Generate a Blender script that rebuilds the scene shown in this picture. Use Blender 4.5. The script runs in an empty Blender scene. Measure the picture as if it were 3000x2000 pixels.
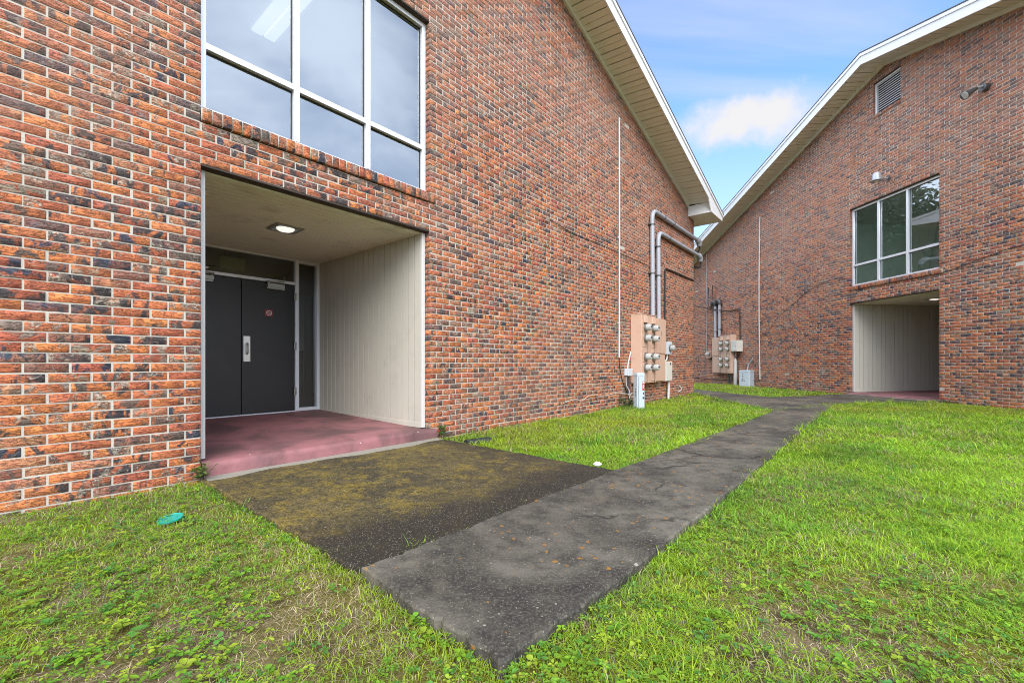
import bpy, math, random
import numpy as np
from mathutils import Matrix, Vector

rng = np.random.default_rng(11)
random.seed(11)
sc = bpy.context.scene
col = sc.collection
R = math.radians

# ------------------------------------------------------------------ camera, sky, sun, exposure
cam_d = bpy.data.cameras.new("camera")
cam = bpy.data.objects.new("camera", cam_d)
col.objects.link(cam)
CAM_Z = 0.998
cam.location = (0, 0, CAM_Z)
cam.rotation_euler = (R(90), 0, 0)
cam_d.sensor_width = 36.0
cam_d.lens = 36.0 * 1288.5 / 3000.0
cam_d.shift_y = 62.0 / 3000.0
cam_d.clip_start = 0.02
cam_d.clip_end = 2000.0
sc.camera = cam

SUN_EL, SUN_AZ = R(38), R(180)          # azimuth clockwise from +Y
world = bpy.data.worlds.new("World")
sc.world = world
world.use_nodes = True
world.cycles.sampling_method = "MANUAL"
world.cycles.sample_map_resolution = 512


class NT:
    """small helper to wire node trees"""
    def __init__(self, tree):
        self.t = tree
        for n in list(tree.nodes):
            tree.nodes.remove(n)

    def n(self, kind, **kw):
        nd = self.t.nodes.new(kind)
        for k, v in kw.items():
            if k.startswith("i_"):
                self.set(nd.inputs[k[2:].replace("_", " ")], v)
            else:
                setattr(nd, k, v)
        return nd

    def set(self, sock, v):
        if isinstance(v, bpy.types.NodeSocket):
            self.t.links.new(v, sock)
        elif isinstance(v, bpy.types.Node):
            self.t.links.new(v.outputs[0], sock)
        else:
            sock.default_value = v

    def math(self, op, a, b=0.0, clamp=False):
        nd = self.t.nodes.new("ShaderNodeMath")
        nd.operation = op
        nd.use_clamp = clamp
        self.set(nd.inputs[0], a)
        self.set(nd.inputs[1], b)
        return nd.outputs[0]

    def mix(self, f, a, b, mode="MIX"):
        nd = self.t.nodes.new("ShaderNodeMix")
        nd.data_type = "RGBA"
        nd.blend_type = mode
        nd.clamp_factor = True
        self.set(nd.inputs[0], f)
        for s, v in ((nd.inputs[6], a), (nd.inputs[7], b)):
            if isinstance(v, (tuple, list)) and len(v) == 3:
                v = (*v, 1.0)
            self.set(s, v)
        return nd.outputs[2]

    def noise(self, vec, scale, detail=3.0, rough=0.55, dist=0.0):
        nd = self.t.nodes.new("ShaderNodeTexNoise")
        self.set(nd.inputs["Vector"], vec)
        self.set(nd.inputs["Scale"], scale)
        nd.inputs["Detail"].default_value = detail
        nd.inputs["Roughness"].default_value = rough
        nd.inputs["Distortion"].default_value = dist
        return nd.outputs[0]

    def voro(self, vec, scale, feature="F1", rnd=1.0):
        nd = self.t.nodes.new("ShaderNodeTexVoronoi")
        nd.feature = feature
        self.set(nd.inputs["Vector"], vec)
        self.set(nd.inputs["Scale"], scale)
        nd.inputs["Randomness"].default_value = rnd
        return nd

    def ramp(self, f, lo, hi, smooth=True):
        nd = self.t.nodes.new("ShaderNodeMapRange")
        nd.interpolation_type = "SMOOTHSTEP" if smooth else "LINEAR"
        self.set(nd.inputs[0], f)
        self.set(nd.inputs[1], lo)
        self.set(nd.inputs[2], hi)
        nd.inputs[3].default_value = 0.0
        nd.inputs[4].default_value = 1.0
        return nd.outputs[0]

    def vmath(self, op, a, b=None):
        nd = self.t.nodes.new("ShaderNodeVectorMath")
        nd.operation = op
        self.set(nd.inputs[0], a)
        if b is not None:
            self.set(nd.inputs[1], b)
        return nd.outputs[0]


def build_sky():
    w = NT(world.node_tree)
    sky = w.n("ShaderNodeTexSky", sky_type="NISHITA", sun_disc=False)
    sky.sun_elevation = SUN_EL
    sky.sun_rotation = SUN_AZ
    sky.altitude = 10
    sky.air_density = 1.0
    sky.dust_density = 1.0
    sky.ozone_density = 1.2
    tc = w.n("ShaderNodeTexCoord")
    d = tc.outputs["Generated"]
    sep = w.n("ShaderNodeSeparateXYZ")
    w.set(sep.inputs[0], d)
    zz = w.math("ADD", w.math("MAXIMUM", sep.outputs[2], 0.0), 0.12)
    px = w.math("DIVIDE", sep.outputs[0], zz)
    py = w.math("DIVIDE", sep.outputs[1], zz)
    cmb = w.n("ShaderNodeCombineXYZ")
    w.set(cmb.inputs[0], px)
    w.set(cmb.inputs[1], py)
    plane = cmb.outputs[0]
    # broad cloud deck with a clear window over the gap between the buildings
    deck = w.noise(plane, 0.75, 6.0, 0.58, 0.3)
    dist = w.n("ShaderNodeVectorMath", operation="DISTANCE")
    w.set(dist.inputs[0], d)
    dist.inputs[1].default_value = (0.50, 0.70, 0.46)
    clear = w.ramp(dist.outputs["Value"], 0.42, 0.95)
    deckm = w.ramp(w.math("ADD", deck, w.math("MULTIPLY", clear, 0.42)), 0.66, 0.94)
    # streaky cirrus
    mp = w.n("ShaderNodeMapping")
    mp.inputs["Rotation"].default_value = (0, 0, R(20))
    mp.inputs["Scale"].default_value = (0.5, 2.6, 1)
    w.set(mp.inputs["Vector"], plane)
    cir = w.noise(mp.outputs[0], 1.15, 5.0, 0.5, 0.5)
    cirm = w.math("MULTIPLY", w.ramp(cir, 0.40, 0.72), 0.55)
    # one cumulus
    warp = w.n("ShaderNodeTexNoise")
    w.set(warp.inputs["Vector"], d)
    warp.inputs["Scale"].default_value = 11.0
    warp.inputs["Detail"].default_value = 9.0
    warp.inputs["Roughness"].default_value = 0.6
    wv = w.vmath("MULTIPLY", w.vmath("SUBTRACT", warp.outputs["Color"], (0.5, 0.5, 0.5)), (0.17, 0.17, 0.10))
    off = w.vmath("MULTIPLY", w.vmath("SUBTRACT", w.vmath("ADD", d, wv), (0.424, 0.787, 0.437)), (7.2, 7.2, 21.0))
    ln = w.n("ShaderNodeVectorMath", operation="LENGTH")
    w.set(ln.inputs[0], off)
    cum = w.math("SUBTRACT", 1.0, w.ramp(ln.outputs["Value"], 0.30, 1.18))
    hz = w.math("SUBTRACT", 1.0, w.ramp(sep.outputs[2], 0.10, 0.52))
    hz = w.math("MULTIPLY", hz, 0.52)
    m = w.math("MAXIMUM", w.math("MAXIMUM", deckm, cirm), w.math("MULTIPLY", cum, 0.95))
    m = w.math("MAXIMUM", m, hz)
    tint = w.mix(w.ramp(w.noise(plane, 1.2, 5.0, 0.55, 0.4), 0.34, 0.68), (5.4, 6.5, 8.6), (10.2, 11.0, 12.4))
    clr = w.math("SUBTRACT", 1.0, clear)
    tint = w.mix(clr, tint, (2.75, 2.9, 3.4))
    tint = w.mix(cum, tint, (3.3, 3.22, 3.15))
    skyc = w.mix(1.0, sky.outputs[0], (0.92, 1.13, 1.38), "MULTIPLY")
    c = w.mix(m, skyc, tint)
    bg = w.n("ShaderNodeBackground")
    w.set(bg.inputs[0], c)
    bg.inputs[1].default_value = 0.10
    out = w.n("ShaderNodeOutputWorld")
    w.set(out.inputs[0], bg)


build_sky()
sun_d = bpy.data.lights.new("sun", "SUN")
sun_d.energy = 1.45
sun_d.angle = R(50)
sun_d.color = (1.0, 0.96, 0.9)
sun = bpy.data.objects.new("sun", sun_d)
col.objects.link(sun)
sd = Vector((math.sin(SUN_AZ) * math.cos(SUN_EL), math.cos(SUN_AZ) * math.cos(SUN_EL), math.sin(SUN_EL)))
sun.rotation_euler = sd.to_track_quat("Z", "Y").to_euler()
sun.location = (0, 0, 30)

sc.view_settings.view_transform = "Standard"
sc.view_settings.look = "None"
sc.view_settings.exposure = 1.5
sc.view_settings.gamma = 1.0
sc.cycles.use_denoising = True
sc.cycles.denoiser = "OPENIMAGEDENOISE"
sc.cycles.denoising_input_passes = "RGB_ALBEDO_NORMAL"
sc.cycles.denoising_prefilter = "NONE"
sc.cycles.filter_width = 1.0
sc.cycles.sample_clamp_indirect = 6.0
sc.cycles.max_bounces = 8
sc.cycles.diffuse_bounces = 4
sc.cycles.transparent_max_bounces = 12
sc.cycles.caustics_reflective = False
sc.cycles.caustics_refractive = False

# facade frame: x along the wall (to the right seen from outside), y into the building, z up
FA = dict(c=(-1.7581, 4.4495), rz=math.atan2(0.76731, 0.64128), s=1)
FB = dict(c=(9.2589, 10.7850), rz=math.atan2(-0.99765, 0.06856), s=-1)


# ------------------------------------------------------------------ materials
MATS = {}


def mat(name):
    m = bpy.data.materials.new(name)
    m.use_nodes = True
    MATS[name] = m
    nt = NT(m.node_tree)
    out = nt.n("ShaderNodeOutputMaterial")
    b = nt.n("ShaderNodeBsdfPrincipled")
    nt.set(out.inputs[0], b)
    nt.out, nt.b = out, b
    return m, nt


def bump(nt, h, strength=0.5, dist=0.005, normal=None):
    nd = nt.n("ShaderNodeBump")
    nd.inputs["Strength"].default_value = strength
    nd.inputs["Distance"].default_value = dist
    nt.set(nd.inputs["Height"], h)
    if normal is not None:
        nt.set(nd.inputs["Normal"], normal)
    nt.set(nt.b.inputs["Normal"], nd.outputs[0])
    return nd.outputs[0]


def objco(nt):
    return nt.n("ShaderNodeTexCoord").outputs["Object"]


def painted(name, c, rough=0.5, var=0.12, scale=3.0, metal=0.0, dirt=None, dirt_amt=0.35, bumpd=0.0, spec=0.5):
    m, nt = mat(name)
    co = objco(nt)
    n1 = nt.noise(co, scale, 5.0, 0.6)
    n2 = nt.noise(co, scale * 9, 4.0, 0.6)
    lo = tuple(x * (1 - var) for x in c)
    hi = tuple(min(1, x * (1 + var)) for x in c)
    base = nt.mix(nt.math("ADD", nt.math("MULTIPLY", n1, 0.6), nt.math("MULTIPLY", n2, 0.4)), lo, hi)
    if dirt:
        dm = nt.math("MULTIPLY", nt.ramp(nt.noise(co, scale * 2.3, 6.0, 0.65), 0.52, 0.75), dirt_amt)
        base = nt.mix(dm, base, dirt)
    nt.set(nt.b.inputs["Base Color"], base)
    nt.set(nt.b.inputs["Roughness"], nt.math("ADD", rough - 0.08, nt.math("MULTIPLY", n2, 0.16)))
    nt.b.inputs["Metallic"].default_value = metal
    nt.b.inputs["Specular IOR Level"].default_value = spec
    if bumpd:
        bump(nt, n2, 0.4, bumpd)
    return m


def brick_material():
    m, nt = mat("brick")
    co = objco(nt)
    at = lambda nme: nt.n("ShaderNodeAttribute", attribute_name=nme)
    c1, c2, sd_ = at("bcol"), at("bcol2"), at("bseed")
    seed = nt.vmath("SCALE", sd_.outputs["Vector"])
    seed.node.inputs["Scale"].default_value = 23.0
    p = nt.vmath("ADD", co, seed)
    sp = nt.n("ShaderNodeSeparateXYZ")
    nt.set(sp.inputs[0], sd_.outputs["Vector"])
    # kiln flashing: patches about half a brick long over the full height
    mp = nt.n("ShaderNodeMapping")
    mp.inputs["Rotation"].default_value = (0, R(14), 0)
    mp.inputs["Scale"].default_value = (1.0, 1.0, 0.7)
    nt.set(mp.inputs["Vector"], p)
    n1 = nt.noise(mp.outputs[0], 10.0, 4.0, 0.60, 0.8)
    thr = nt.math("ADD", 0.46, nt.math("MULTIPLY", sp.outputs[0], 0.20))
    f1 = nt.ramp(nt.math("SUBTRACT", n1, thr), -0.05, 0.05)
    # redder and yellower clay inside the same brick
    n5 = nt.noise(nt.vmath("ADD", mp.outputs[0], (5.3, 1.1, 7.7)), 13.0, 3.0, 0.6, 0.5)
    c = nt.mix(nt.math("MULTIPLY", nt.ramp(n5, 0.40, 0.62), 0.55), c1.outputs["Color"], (0.33, 0.088, 0.050))
    c = nt.mix(f1, c, c2.outputs["Color"])
    # grey-buff slurry patches with pale flecks
    n6 = nt.noise(nt.vmath("ADD", mp.outputs[0], (11.3, 4.1, 2.7)), 11.0, 4.0, 0.62, 0.8)
    f6 = nt.ramp(nt.math("SUBTRACT", n6, nt.math("ADD", 0.52, nt.math("MULTIPLY", sp.outputs[1], 0.16))), -0.02, 0.05)
    n3 = nt.noise(p, 150.0, 3.0, 0.65)
    fleck = nt.noise(p, 55.0, 4.0, 0.65, 0.8)
    buff = nt.mix(nt.ramp(fleck, 0.44, 0.62), (0.16, 0.115, 0.082), (0.46, 0.41, 0.32))
    c = nt.mix(nt.math("MULTIPLY", f6, 0.80), c, buff)
    # drag marks: short diagonal folds, crease shadow painted into the colour
    mp2 = nt.n("ShaderNodeMapping")
    mp2.inputs["Rotation"].default_value = (0, R(-28), 0)
    mp2.inputs["Scale"].default_value = (0.50, 1.0, 1.7)
    nt.set(mp2.inputs["Vector"], p)
    n2 = nt.noise(mp2.outputs[0], 30.0, 3.0, 0.6, 1.2)
    fold = nt.math("ABSOLUTE", nt.math("SUBTRACT", n2, 0.47))
    crease = nt.math("SUBTRACT", 1.0, nt.ramp(fold, 0.0, 0.030))
    v = nt.math("ADD", 0.86, nt.math("ADD", nt.math("MULTIPLY", nt.ramp(n2, 0.30, 0.66), 0.34), nt.math("MULTIPLY", nt.math("SUBTRACT", n3, 0.5), 0.55)))
    v = nt.math("MULTIPLY", v, nt.math("SUBTRACT", 1.0, nt.math("MULTIPLY", crease, 0.34)))
    sc_ = nt.vmath("SCALE", c)
    nt.set(sc_.node.inputs["Scale"], v)
    c = sc_
    # broad tones of the whole wall: patchy lime bloom, paler towards the top, sooty clouds
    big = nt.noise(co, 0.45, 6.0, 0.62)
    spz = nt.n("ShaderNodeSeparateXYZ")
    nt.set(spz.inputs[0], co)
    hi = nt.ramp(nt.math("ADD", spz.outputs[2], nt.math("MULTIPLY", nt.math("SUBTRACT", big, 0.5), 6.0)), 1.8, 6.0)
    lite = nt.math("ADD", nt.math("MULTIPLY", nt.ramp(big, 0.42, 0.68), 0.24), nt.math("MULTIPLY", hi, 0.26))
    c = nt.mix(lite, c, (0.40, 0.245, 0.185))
    soot = nt.noise(nt.vmath("ADD", co, (31.0, 7.0, 3.0)), 0.8, 6.0, 0.65)
    c = nt.mix(nt.math("MULTIPLY", nt.ramp(soot, 0.52, 0.78), 0.22), c, (0.090, 0.068, 0.055))
    nt.set(nt.b.inputs["Base Color"], c)
    nt.set(nt.b.inputs["Roughness"], nt.math("ADD", 0.60, nt.math("MULTIPLY", n3, 0.3)))
    nt.b.inputs["Specular IOR Level"].default_value = 0.35
    h = nt.math("ADD", nt.math("SUBTRACT", n2, nt.math("MULTIPLY", crease, 0.35)), nt.math("MULTIPLY", n3, 0.30))
    bump(nt, h, 1.0, 0.014)
    return m


def mortar_material():
    m, nt = mat("mortar")
    co = objco(nt)
    n = nt.noise(co, 60.0, 4.0, 0.65)
    b_ = nt.noise(co, 0.7, 4.0, 0.6)
    c = nt.mix(n, (0.40, 0.37, 0.31), (0.62, 0.585, 0.51))
    c = nt.mix(nt.math("MULTIPLY", nt.ramp(b_, 0.48, 0.72), 0.45), c, (0.34, 0.30, 0.25))
    nt.set(nt.b.inputs["Base Color"], c)
    nt.b.inputs["Roughness"].default_value = 0.95
    nt.b.inputs["Specular IOR Level"].default_value = 0.1
    bump(nt, n, 0.6, 0.006)
    return m


def plain_brick_material():
    m, nt = mat("plain_brick")
    co = objco(nt)
    sp = nt.n("ShaderNodeSeparateXYZ")
    nt.set(sp.inputs[0], co)
    cb = nt.n("ShaderNodeCombineXYZ")
    nt.set(cb.inputs[0], nt.math("ADD", sp.outputs[0], sp.outputs[1]))
    nt.set(cb.inputs[1], sp.outputs[2])
    bt = nt.n("ShaderNodeTexBrick")
    nt.set(bt.inputs["Vector"], cb.outputs[0])
    bt.inputs["Scale"].default_value = 1.0
    bt.inputs["Brick Width"].default_value = 0.2135
    bt.inputs["Row Height"].default_value = 0.067
    bt.inputs["Mortar Size"].default_value = 0.006
    bt.inputs["Color1"].default_value = (0.33, 0.10, 0.05, 1)
    bt.inputs["Color2"].default_value = (0.08, 0.055, 0.05, 1)
    bt.inputs["Mortar"].default_value = (0.5, 0.48, 0.43, 1)
    nt.set(nt.b.inputs["Base Color"], bt.outputs[0])
    nt.b.inputs["Roughness"].default_value = 0.9
    return m


def glass_material():
    m = bpy.data.materials.new("window_glass")
    m.use_nodes = True
    MATS["window_glass"] = m
    nt = NT(m.node_tree)
    out = nt.n("ShaderNodeOutputMaterial")
    tr = nt.n("ShaderNodeBsdfTransparent")
    tr.inputs[0].default_value = (0.80, 0.86, 0.86, 1)
    gl = nt.n("ShaderNodeBsdfGlossy")
    gl.inputs[0].default_value = (0.84, 0.92, 1.0, 1)
    gl.inputs[1].default_value = 0.0
    lw = nt.n("ShaderNodeLayerWeight")
    lw.inputs[0].default_value = 0.35
    f = nt.math("ADD", 0.22, nt.math("MULTIPLY", lw.outputs["Fresnel"], 0.75), True)
    co = objco(nt)
    bp = nt.n("ShaderNodeBump")
    bp.inputs["Strength"].default_value = 0.08
    bp.inputs["Distance"].default_value = 0.02
    nt.set(bp.inputs["Height"], nt.noise(co, 1.6, 1.0))
    nt.set(gl.inputs["Normal"], bp.outputs[0])
    mx = nt.n("ShaderNodeMixShader")
    nt.set(mx.inputs[0], f)
    nt.set(mx.inputs[1], tr)
    nt.set(mx.inputs[2], gl)
    nt.set(out.inputs[0], mx)
    return m


def dark_glass_material():
    m = bpy.data.materials.new("door_glass")
    m.use_nodes = True
    MATS["door_glass"] = m
    nt = NT(m.node_tree)
    out = nt.n("ShaderNodeOutputMaterial")
    tr = nt.n("ShaderNodeBsdfTransparent")
    tr.inputs[0].default_value = (0.55, 0.60, 0.52, 1)
    gl = nt.n("ShaderNodeBsdfGlossy")
    gl.inputs[1].default_value = 0.0
    fr = nt.n("ShaderNodeFresnel")
    fr.inputs[0].default_value = 1.6
    mx = nt.n("ShaderNodeMixShader")
    nt.set(mx.inputs[0], nt.math("ADD", 0.12, fr.outputs[0], True))
    nt.set(mx.inputs[1], tr)
    nt.set(mx.inputs[2], gl)
    nt.set(out.inputs[0], mx)
    return m


def emit_material(name, c, s):
    m, nt = mat(name)
    nt.b.inputs["Base Color"].default_value = (0.8, 0.8, 0.8, 1)
    nt.b.inputs["Emission Color"].default_value = (*c, 1)
    nt.b.inputs["Emission Strength"].default_value = s
    return m


def concrete_material(name, kind):
    """kind: walk (grey-black grime, orange lichen) or apron (yellow-brown moss over aggregate)"""
    m, nt = mat(name)
    geo = nt.n("ShaderNodeNewGeometry")
    co = geo.outputs["Position"]
    nb = nt.noise(co, 1.3, 6.0, 0.62, 0.4)
    nm = nt.noise(co, 7.0, 6.0, 0.65)
    nf = nt.noise(co, 70.0, 4.0, 0.7)
    nff = nt.noise(co, 240.0, 2.0, 0.7)
    if kind == "walk":
        c = nt.mix(nt.ramp(nb, 0.32, 0.66), (0.030, 0.026, 0.020), (0.145, 0.130, 0.100))
        c = nt.mix(nt.math("MULTIPLY", nt.ramp(nm, 0.40, 0.66), 0.72), c, (0.019, 0.017, 0.015))
        c = nt.mix(nt.math("MULTIPLY", nt.ramp(nf, 0.44, 0.70), 0.40), c, (0.20, 0.18, 0.14))
    else:
        # moss keeps to the middle of the slab; black algae grows in from its outer joints
        rot = nt.n("ShaderNodeVectorRotate", rotation_type="Z_AXIS")
        nt.set(rot.inputs["Vector"], co)
        rot.inputs["Center"].default_value = (-1.758, 4.45, 0)
        rot.inputs["Angle"].default_value = -FA["rz"]
        srt = nt.n("ShaderNodeSeparateXYZ")
        nt.set(srt.inputs[0], nt.vmath("SUBTRACT", rot.outputs[0], (-1.758, 4.45, 0)))
        wob = nt.math("MULTIPLY", nt.math("SUBTRACT", nt.noise(co, 2.6, 4.0, 0.6), 0.5), 1.1)
        band = nt.ramp(nt.math("ADD", nt.math("MULTIPLY", srt.outputs[1], -1.0), wob), 1.65, 2.20)
        band2 = nt.ramp(nt.math("ADD", srt.outputs[0], wob), 0.80, 1.35)
        alg = nt.math("MAXIMUM", band, nt.math("MULTIPLY", band2, 0.8))
        c = nt.mix(nt.ramp(nb, 0.36, 0.62), (0.060, 0.050, 0.026), (0.150, 0.115, 0.038))
        c = nt.mix(nt.math("MULTIPLY", nt.ramp(nm, 0.44, 0.64), 0.8), c, (0.255, 0.180, 0.022))
        c = nt.mix(nt.math("MULTIPLY", nt.ramp(nf, 0.46, 0.60), 0.75), c, (0.030, 0.024, 0.012))
        mot = nt.noise(nt.vmath("ADD", co, (3.0, 8.0, 0.0)), 19.0, 5.0, 0.7, 0.5)
        c = nt.mix(nt.math("MULTIPLY", nt.ramp(mot, 0.48, 0.60), 0.62), c, (0.022, 0.018, 0.012))
        c = nt.mix(nt.math("MULTIPLY", alg, 0.92), c, nt.mix(nf, (0.010, 0.009, 0.008), (0.034, 0.028, 0.020)))
    # exposed aggregate: pale pebbles
    v = nt.voro(co, 120.0)
    spk = nt.n("ShaderNodeSeparateColor")
    nt.set(spk.inputs[0], v.outputs["Color"])
    peb = nt.math("MULTIPLY", nt.math("LESS_THAN", v.outputs["Distance"], 0.36), nt.math("GREATER_THAN", spk.outputs[0], 0.84 if kind == "walk" else 0.64))
    c = nt.mix(nt.math("MULTIPLY", peb, 0.62), c, nt.mix(spk.outputs[1], (0.12, 0.09, 0.05), (0.38, 0.33, 0.25)))
    v2 = nt.voro(co, 42.0)
    sp2 = nt.n("ShaderNodeSeparateColor")
    nt.set(sp2.inputs[0], v2.outputs["Color"])
    peb2 = nt.math("MULTIPLY", nt.math("LESS_THAN", v2.outputs["Distance"], 0.22), nt.math("GREATER_THAN", sp2.outputs[0], 0.972))
    c = nt.mix(nt.math("MULTIPLY", peb2, 0.65), c, (0.40, 0.37, 0.31))
    if kind == "walk":
        wvc = nt.n("ShaderNodeTexNoise")
        nt.set(wvc.inputs["Vector"], co)
        wvc.inputs["Scale"].default_value = 3.5
        wvc.inputs["Detail"].default_value = 6.0
        cc_ = nt.vmath("ADD", co, nt.vmath("MULTIPLY", wvc.outputs["Color"], (0.5, 0.5, 0.0)))
        vc = nt.voro(cc_, 0.62, "DISTANCE_TO_EDGE")
        crack = nt.math("SUBTRACT", 1.0, nt.ramp(vc.outputs["Distance"], 0.0025, 0.010))
        crack = nt.math("MULTIPLY", crack, nt.ramp(nt.noise(co, 1.7, 2.0), 0.46, 0.58))
        c = nt.mix(nt.math("MULTIPLY", crack, 0.75), c, (0.008, 0.008, 0.006))
        tan_ = nt.ramp(nt.noise(nt.vmath("ADD", co, (17.0, 3.0, 0.0)), 2.1, 6.0, 0.66, 0.6), 0.52, 0.70)
        c = nt.mix(nt.math("MULTIPLY", tan_, 0.50), c, (0.175, 0.150, 0.105))
        # orange lichen rosettes in a few colonies
        wv = nt.n("ShaderNodeTexNoise")
        nt.set(wv.inputs["Vector"], co)
        wv.inputs["Scale"].default_value = 30.0
        cw = nt.vmath("ADD", co, nt.vmath("MULTIPLY", wv.outputs["Color"], (0.03, 0.03, 0.0)))
        v3 = nt.voro(cw, 27.0)
        s3 = nt.n("ShaderNodeSeparateColor")
        nt.set(s3.inputs[0], v3.outputs["Color"])
        rad = nt.math("MULTIPLY", nt.math("SUBTRACT", s3.outputs[1], 0.25), 0.50)
        ros = nt.math("LESS_THAN", v3.outputs["Distance"], rad)
        colony = nt.ramp(nt.noise(co, 1.3, 2.0), 0.44, 0.60)
        pick = nt.math("GREATER_THAN", nt.math("ADD", s3.outputs[0], nt.math("MULTIPLY", colony, 0.42)), 0.90)
        f = nt.math("MULTIPLY", nt.math("MULTIPLY", ros, pick), nt.ramp(nf, 0.30, 0.50))
        c = nt.mix(nt.math("MULTIPLY", f, 0.85), c, nt.mix(s3.outputs[2], (0.30, 0.12, 0.012), (0.36, 0.20, 0.04)))
    nt.set(nt.b.inputs["Base Color"], c)
    nt.set(nt.b.inputs["Roughness"], nt.math("ADD", 0.62, nt.math("MULTIPLY", nm, 0.25)))
    nt.b.inputs["Specular IOR Level"].default_value = 0.35
    h = nt.math("ADD", nt.math("MULTIPLY", nf, 0.6), nt.math("ADD", nt.math("MULTIPLY", nff, 0.3), nt.math("MULTIPLY", peb, 0.25)))
    bump(nt, h, 0.7, 0.008)
    return m


def soil_material():
    m, nt = mat("soil")
    geo = nt.n("ShaderNodeNewGeometry")
    co = geo.outputs["Position"]
    nb = nt.noise(co, 1.1, 6.0, 0.6, 0.3)
    nm = nt.noise(co, 6.5, 6.0, 0.65, 0.4)
    nf = nt.noise(co, 55.0, 5.0, 0.7, 0.6)
    c = nt.mix(nt.ramp(nm, 0.36, 0.62), (0.110, 0.085, 0.040), (0.25, 0.19, 0.11))
    moss = nt.ramp(nb, 0.40, 0.56)
    c = nt.mix(nt.math("MULTIPLY", moss, 0.85), c, nt.mix(nf, (0.105, 0.110, 0.012), (0.26, 0.23, 0.022)))
    c = nt.mix(nt.math("MULTIPLY", nt.ramp(nf, 0.50, 0.72), 0.6), c, (0.42, 0.34, 0.23))
    c = nt.mix(nt.math("MULTIPLY", nt.ramp(nt.noise(co, 120.0, 3.0, 0.7), 0.50, 0.66), 0.5), c, (0.035, 0.028, 0.016))
    nt.set(nt.b.inputs["Base Color"], c)
    nt.b.inputs["Roughness"].default_value = 1.0
    nt.b.inputs["Specular IOR Level"].default_value = 0.05
    bump(nt, nt.math("ADD", nf, nm), 0.9, 0.02)
    return m


def leaf_material(name, transl=0.35, rough=0.5):
    """colour comes from a per-leaf attribute"""
    m = bpy.data.materials.new(name)
    m.use_nodes = True
    MATS[name] = m
    nt = NT(m.node_tree)
    out = nt.n("ShaderNodeOutputMaterial")
    a = nt.n("ShaderNodeAttribute", attribute_name="lcol")
    b = nt.n("ShaderNodeBsdfPrincipled")
    nt.set(b.inputs["Base Color"], a.outputs["Color"])
    b.inputs["Roughness"].default_value = rough
    b.inputs["Specular IOR Level"].default_value = 0.3
    t = nt.n("ShaderNodeBsdfTranslucent")
    g = nt.n("ShaderNodeGamma")
    nt.set(g.inputs[0], a.outputs["Color"])
    g.inputs[1].default_value = 0.85
    nt.set(t.inputs[0], g)
    mx = nt.n("ShaderNodeMixShader")
    mx.inputs[0].default_value = transl
    nt.set(mx.inputs[1], b)
    nt.set(mx.inputs[2], t)
    nt.set(out.inputs[0], mx)
    return m


def porch_paint_material():
    m, nt = mat("porch_paint")
    co = objco(nt)
    nb = nt.noise(co, 1.6, 6.0, 0.6, 0.4)
    nm = nt.noise(co, 11.0, 6.0, 0.65, 0.3)
    nf = nt.noise(co, 60.0, 4.0, 0.7)
    c = nt.mix(nm, (0.250, 0.095, 0.098), (0.345, 0.148, 0.150))
    c = nt.mix(nt.math("MULTIPLY", nt.ramp(nb, 0.40, 0.64), 0.75), c, (0.085, 0.052, 0.048))
    c = nt.mix(nt.math("MULTIPLY", nt.ramp(nf, 0.62, 0.74), 0.5), c, (0.10, 0.06, 0.055))
    v = nt.voro(co, 9.0)
    s = nt.n("ShaderNodeSeparateColor")
    nt.set(s.inputs[0], v.outputs["Color"])
    chip = nt.math("MULTIPLY", nt.math("LESS_THAN", v.outputs["Distance"], 0.07), nt.math("GREATER_THAN", s.outputs[0], 0.75))
    c = nt.mix(chip, c, (0.55, 0.48, 0.45))
    nt.set(nt.b.inputs["Base Color"], c)
    nt.b.inputs["Roughness"].default_value = 0.62
    bump(nt, nt.math("ADD", nm, nt.math("MULTIPLY", nf, 0.4)), 0.5, 0.012)
    return m


def shingle_material():
    m, nt = mat("shingle")
    co = objco(nt)
    n = nt.noise(co, 8.0, 5.0, 0.7)
    c = nt.mix(n, (0.05, 0.045, 0.04), (0.12, 0.11, 0.10))
    nt.set(nt.b.inputs["Base Color"], c)
    nt.b.inputs["Roughness"].default_value = 0.95
    return m


brick_material(); mortar_material(); plain_brick_material(); glass_material(); dark_glass_material()
concrete_material("walk_concrete", "walk"); concrete_material("apron_concrete", "apron")
soil_material(); leaf_material("grass_blade", 0.35, 0.45); leaf_material("weed_leaf", 0.30, 0.42)
leaf_material("dry_blade", 0.1, 0.8); porch_paint_material(); shingle_material()
painted("white_trim", (0.72, 0.73, 0.74), 0.42, 0.05, 1.2, dirt=(0.5, 0.5, 0.46), dirt_amt=0.18)
painted("corner_paint", (0.60, 0.59, 0.56), 0.45, 0.05, 1.5, dirt=(0.36, 0.34, 0.30), dirt_amt=0.25)
painted("soffit_vinyl", (0.76, 0.75, 0.70), 0.55, 0.07, 1.0, dirt=(0.24, 0.22, 0.14), dirt_amt=0.22)
painted("frieze_paint", (0.70, 0.70, 0.63), 0.55, 0.08, 1.4, dirt=(0.26, 0.25, 0.19), dirt_amt=0.25)
painted("panel_paint", (0.53, 0.50, 0.42), 0.5, 0.06, 1.3, dirt=(0.33, 0.31, 0.26), dirt_amt=0.25)
painted("porch_ceiling", (0.82, 0.80, 0.66), 0.55, 0.08, 1.4, dirt=(0.28, 0.25, 0.18), dirt_amt=0.35)
painted("door_paint", (0.013, 0.012, 0.0125), 0.42, 0.25, 2.0, dirt=(0.035, 0.033, 0.031), dirt_amt=0.35)
painted("aluminium", (0.72, 0.74, 0.77), 0.38, 0.06, 2.0, metal=0.25, dirt=(0.42, 0.42, 0.40), dirt_amt=0.25)
painted("gasket", (0.03, 0.03, 0.032), 0.6, 0.1)
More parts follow.
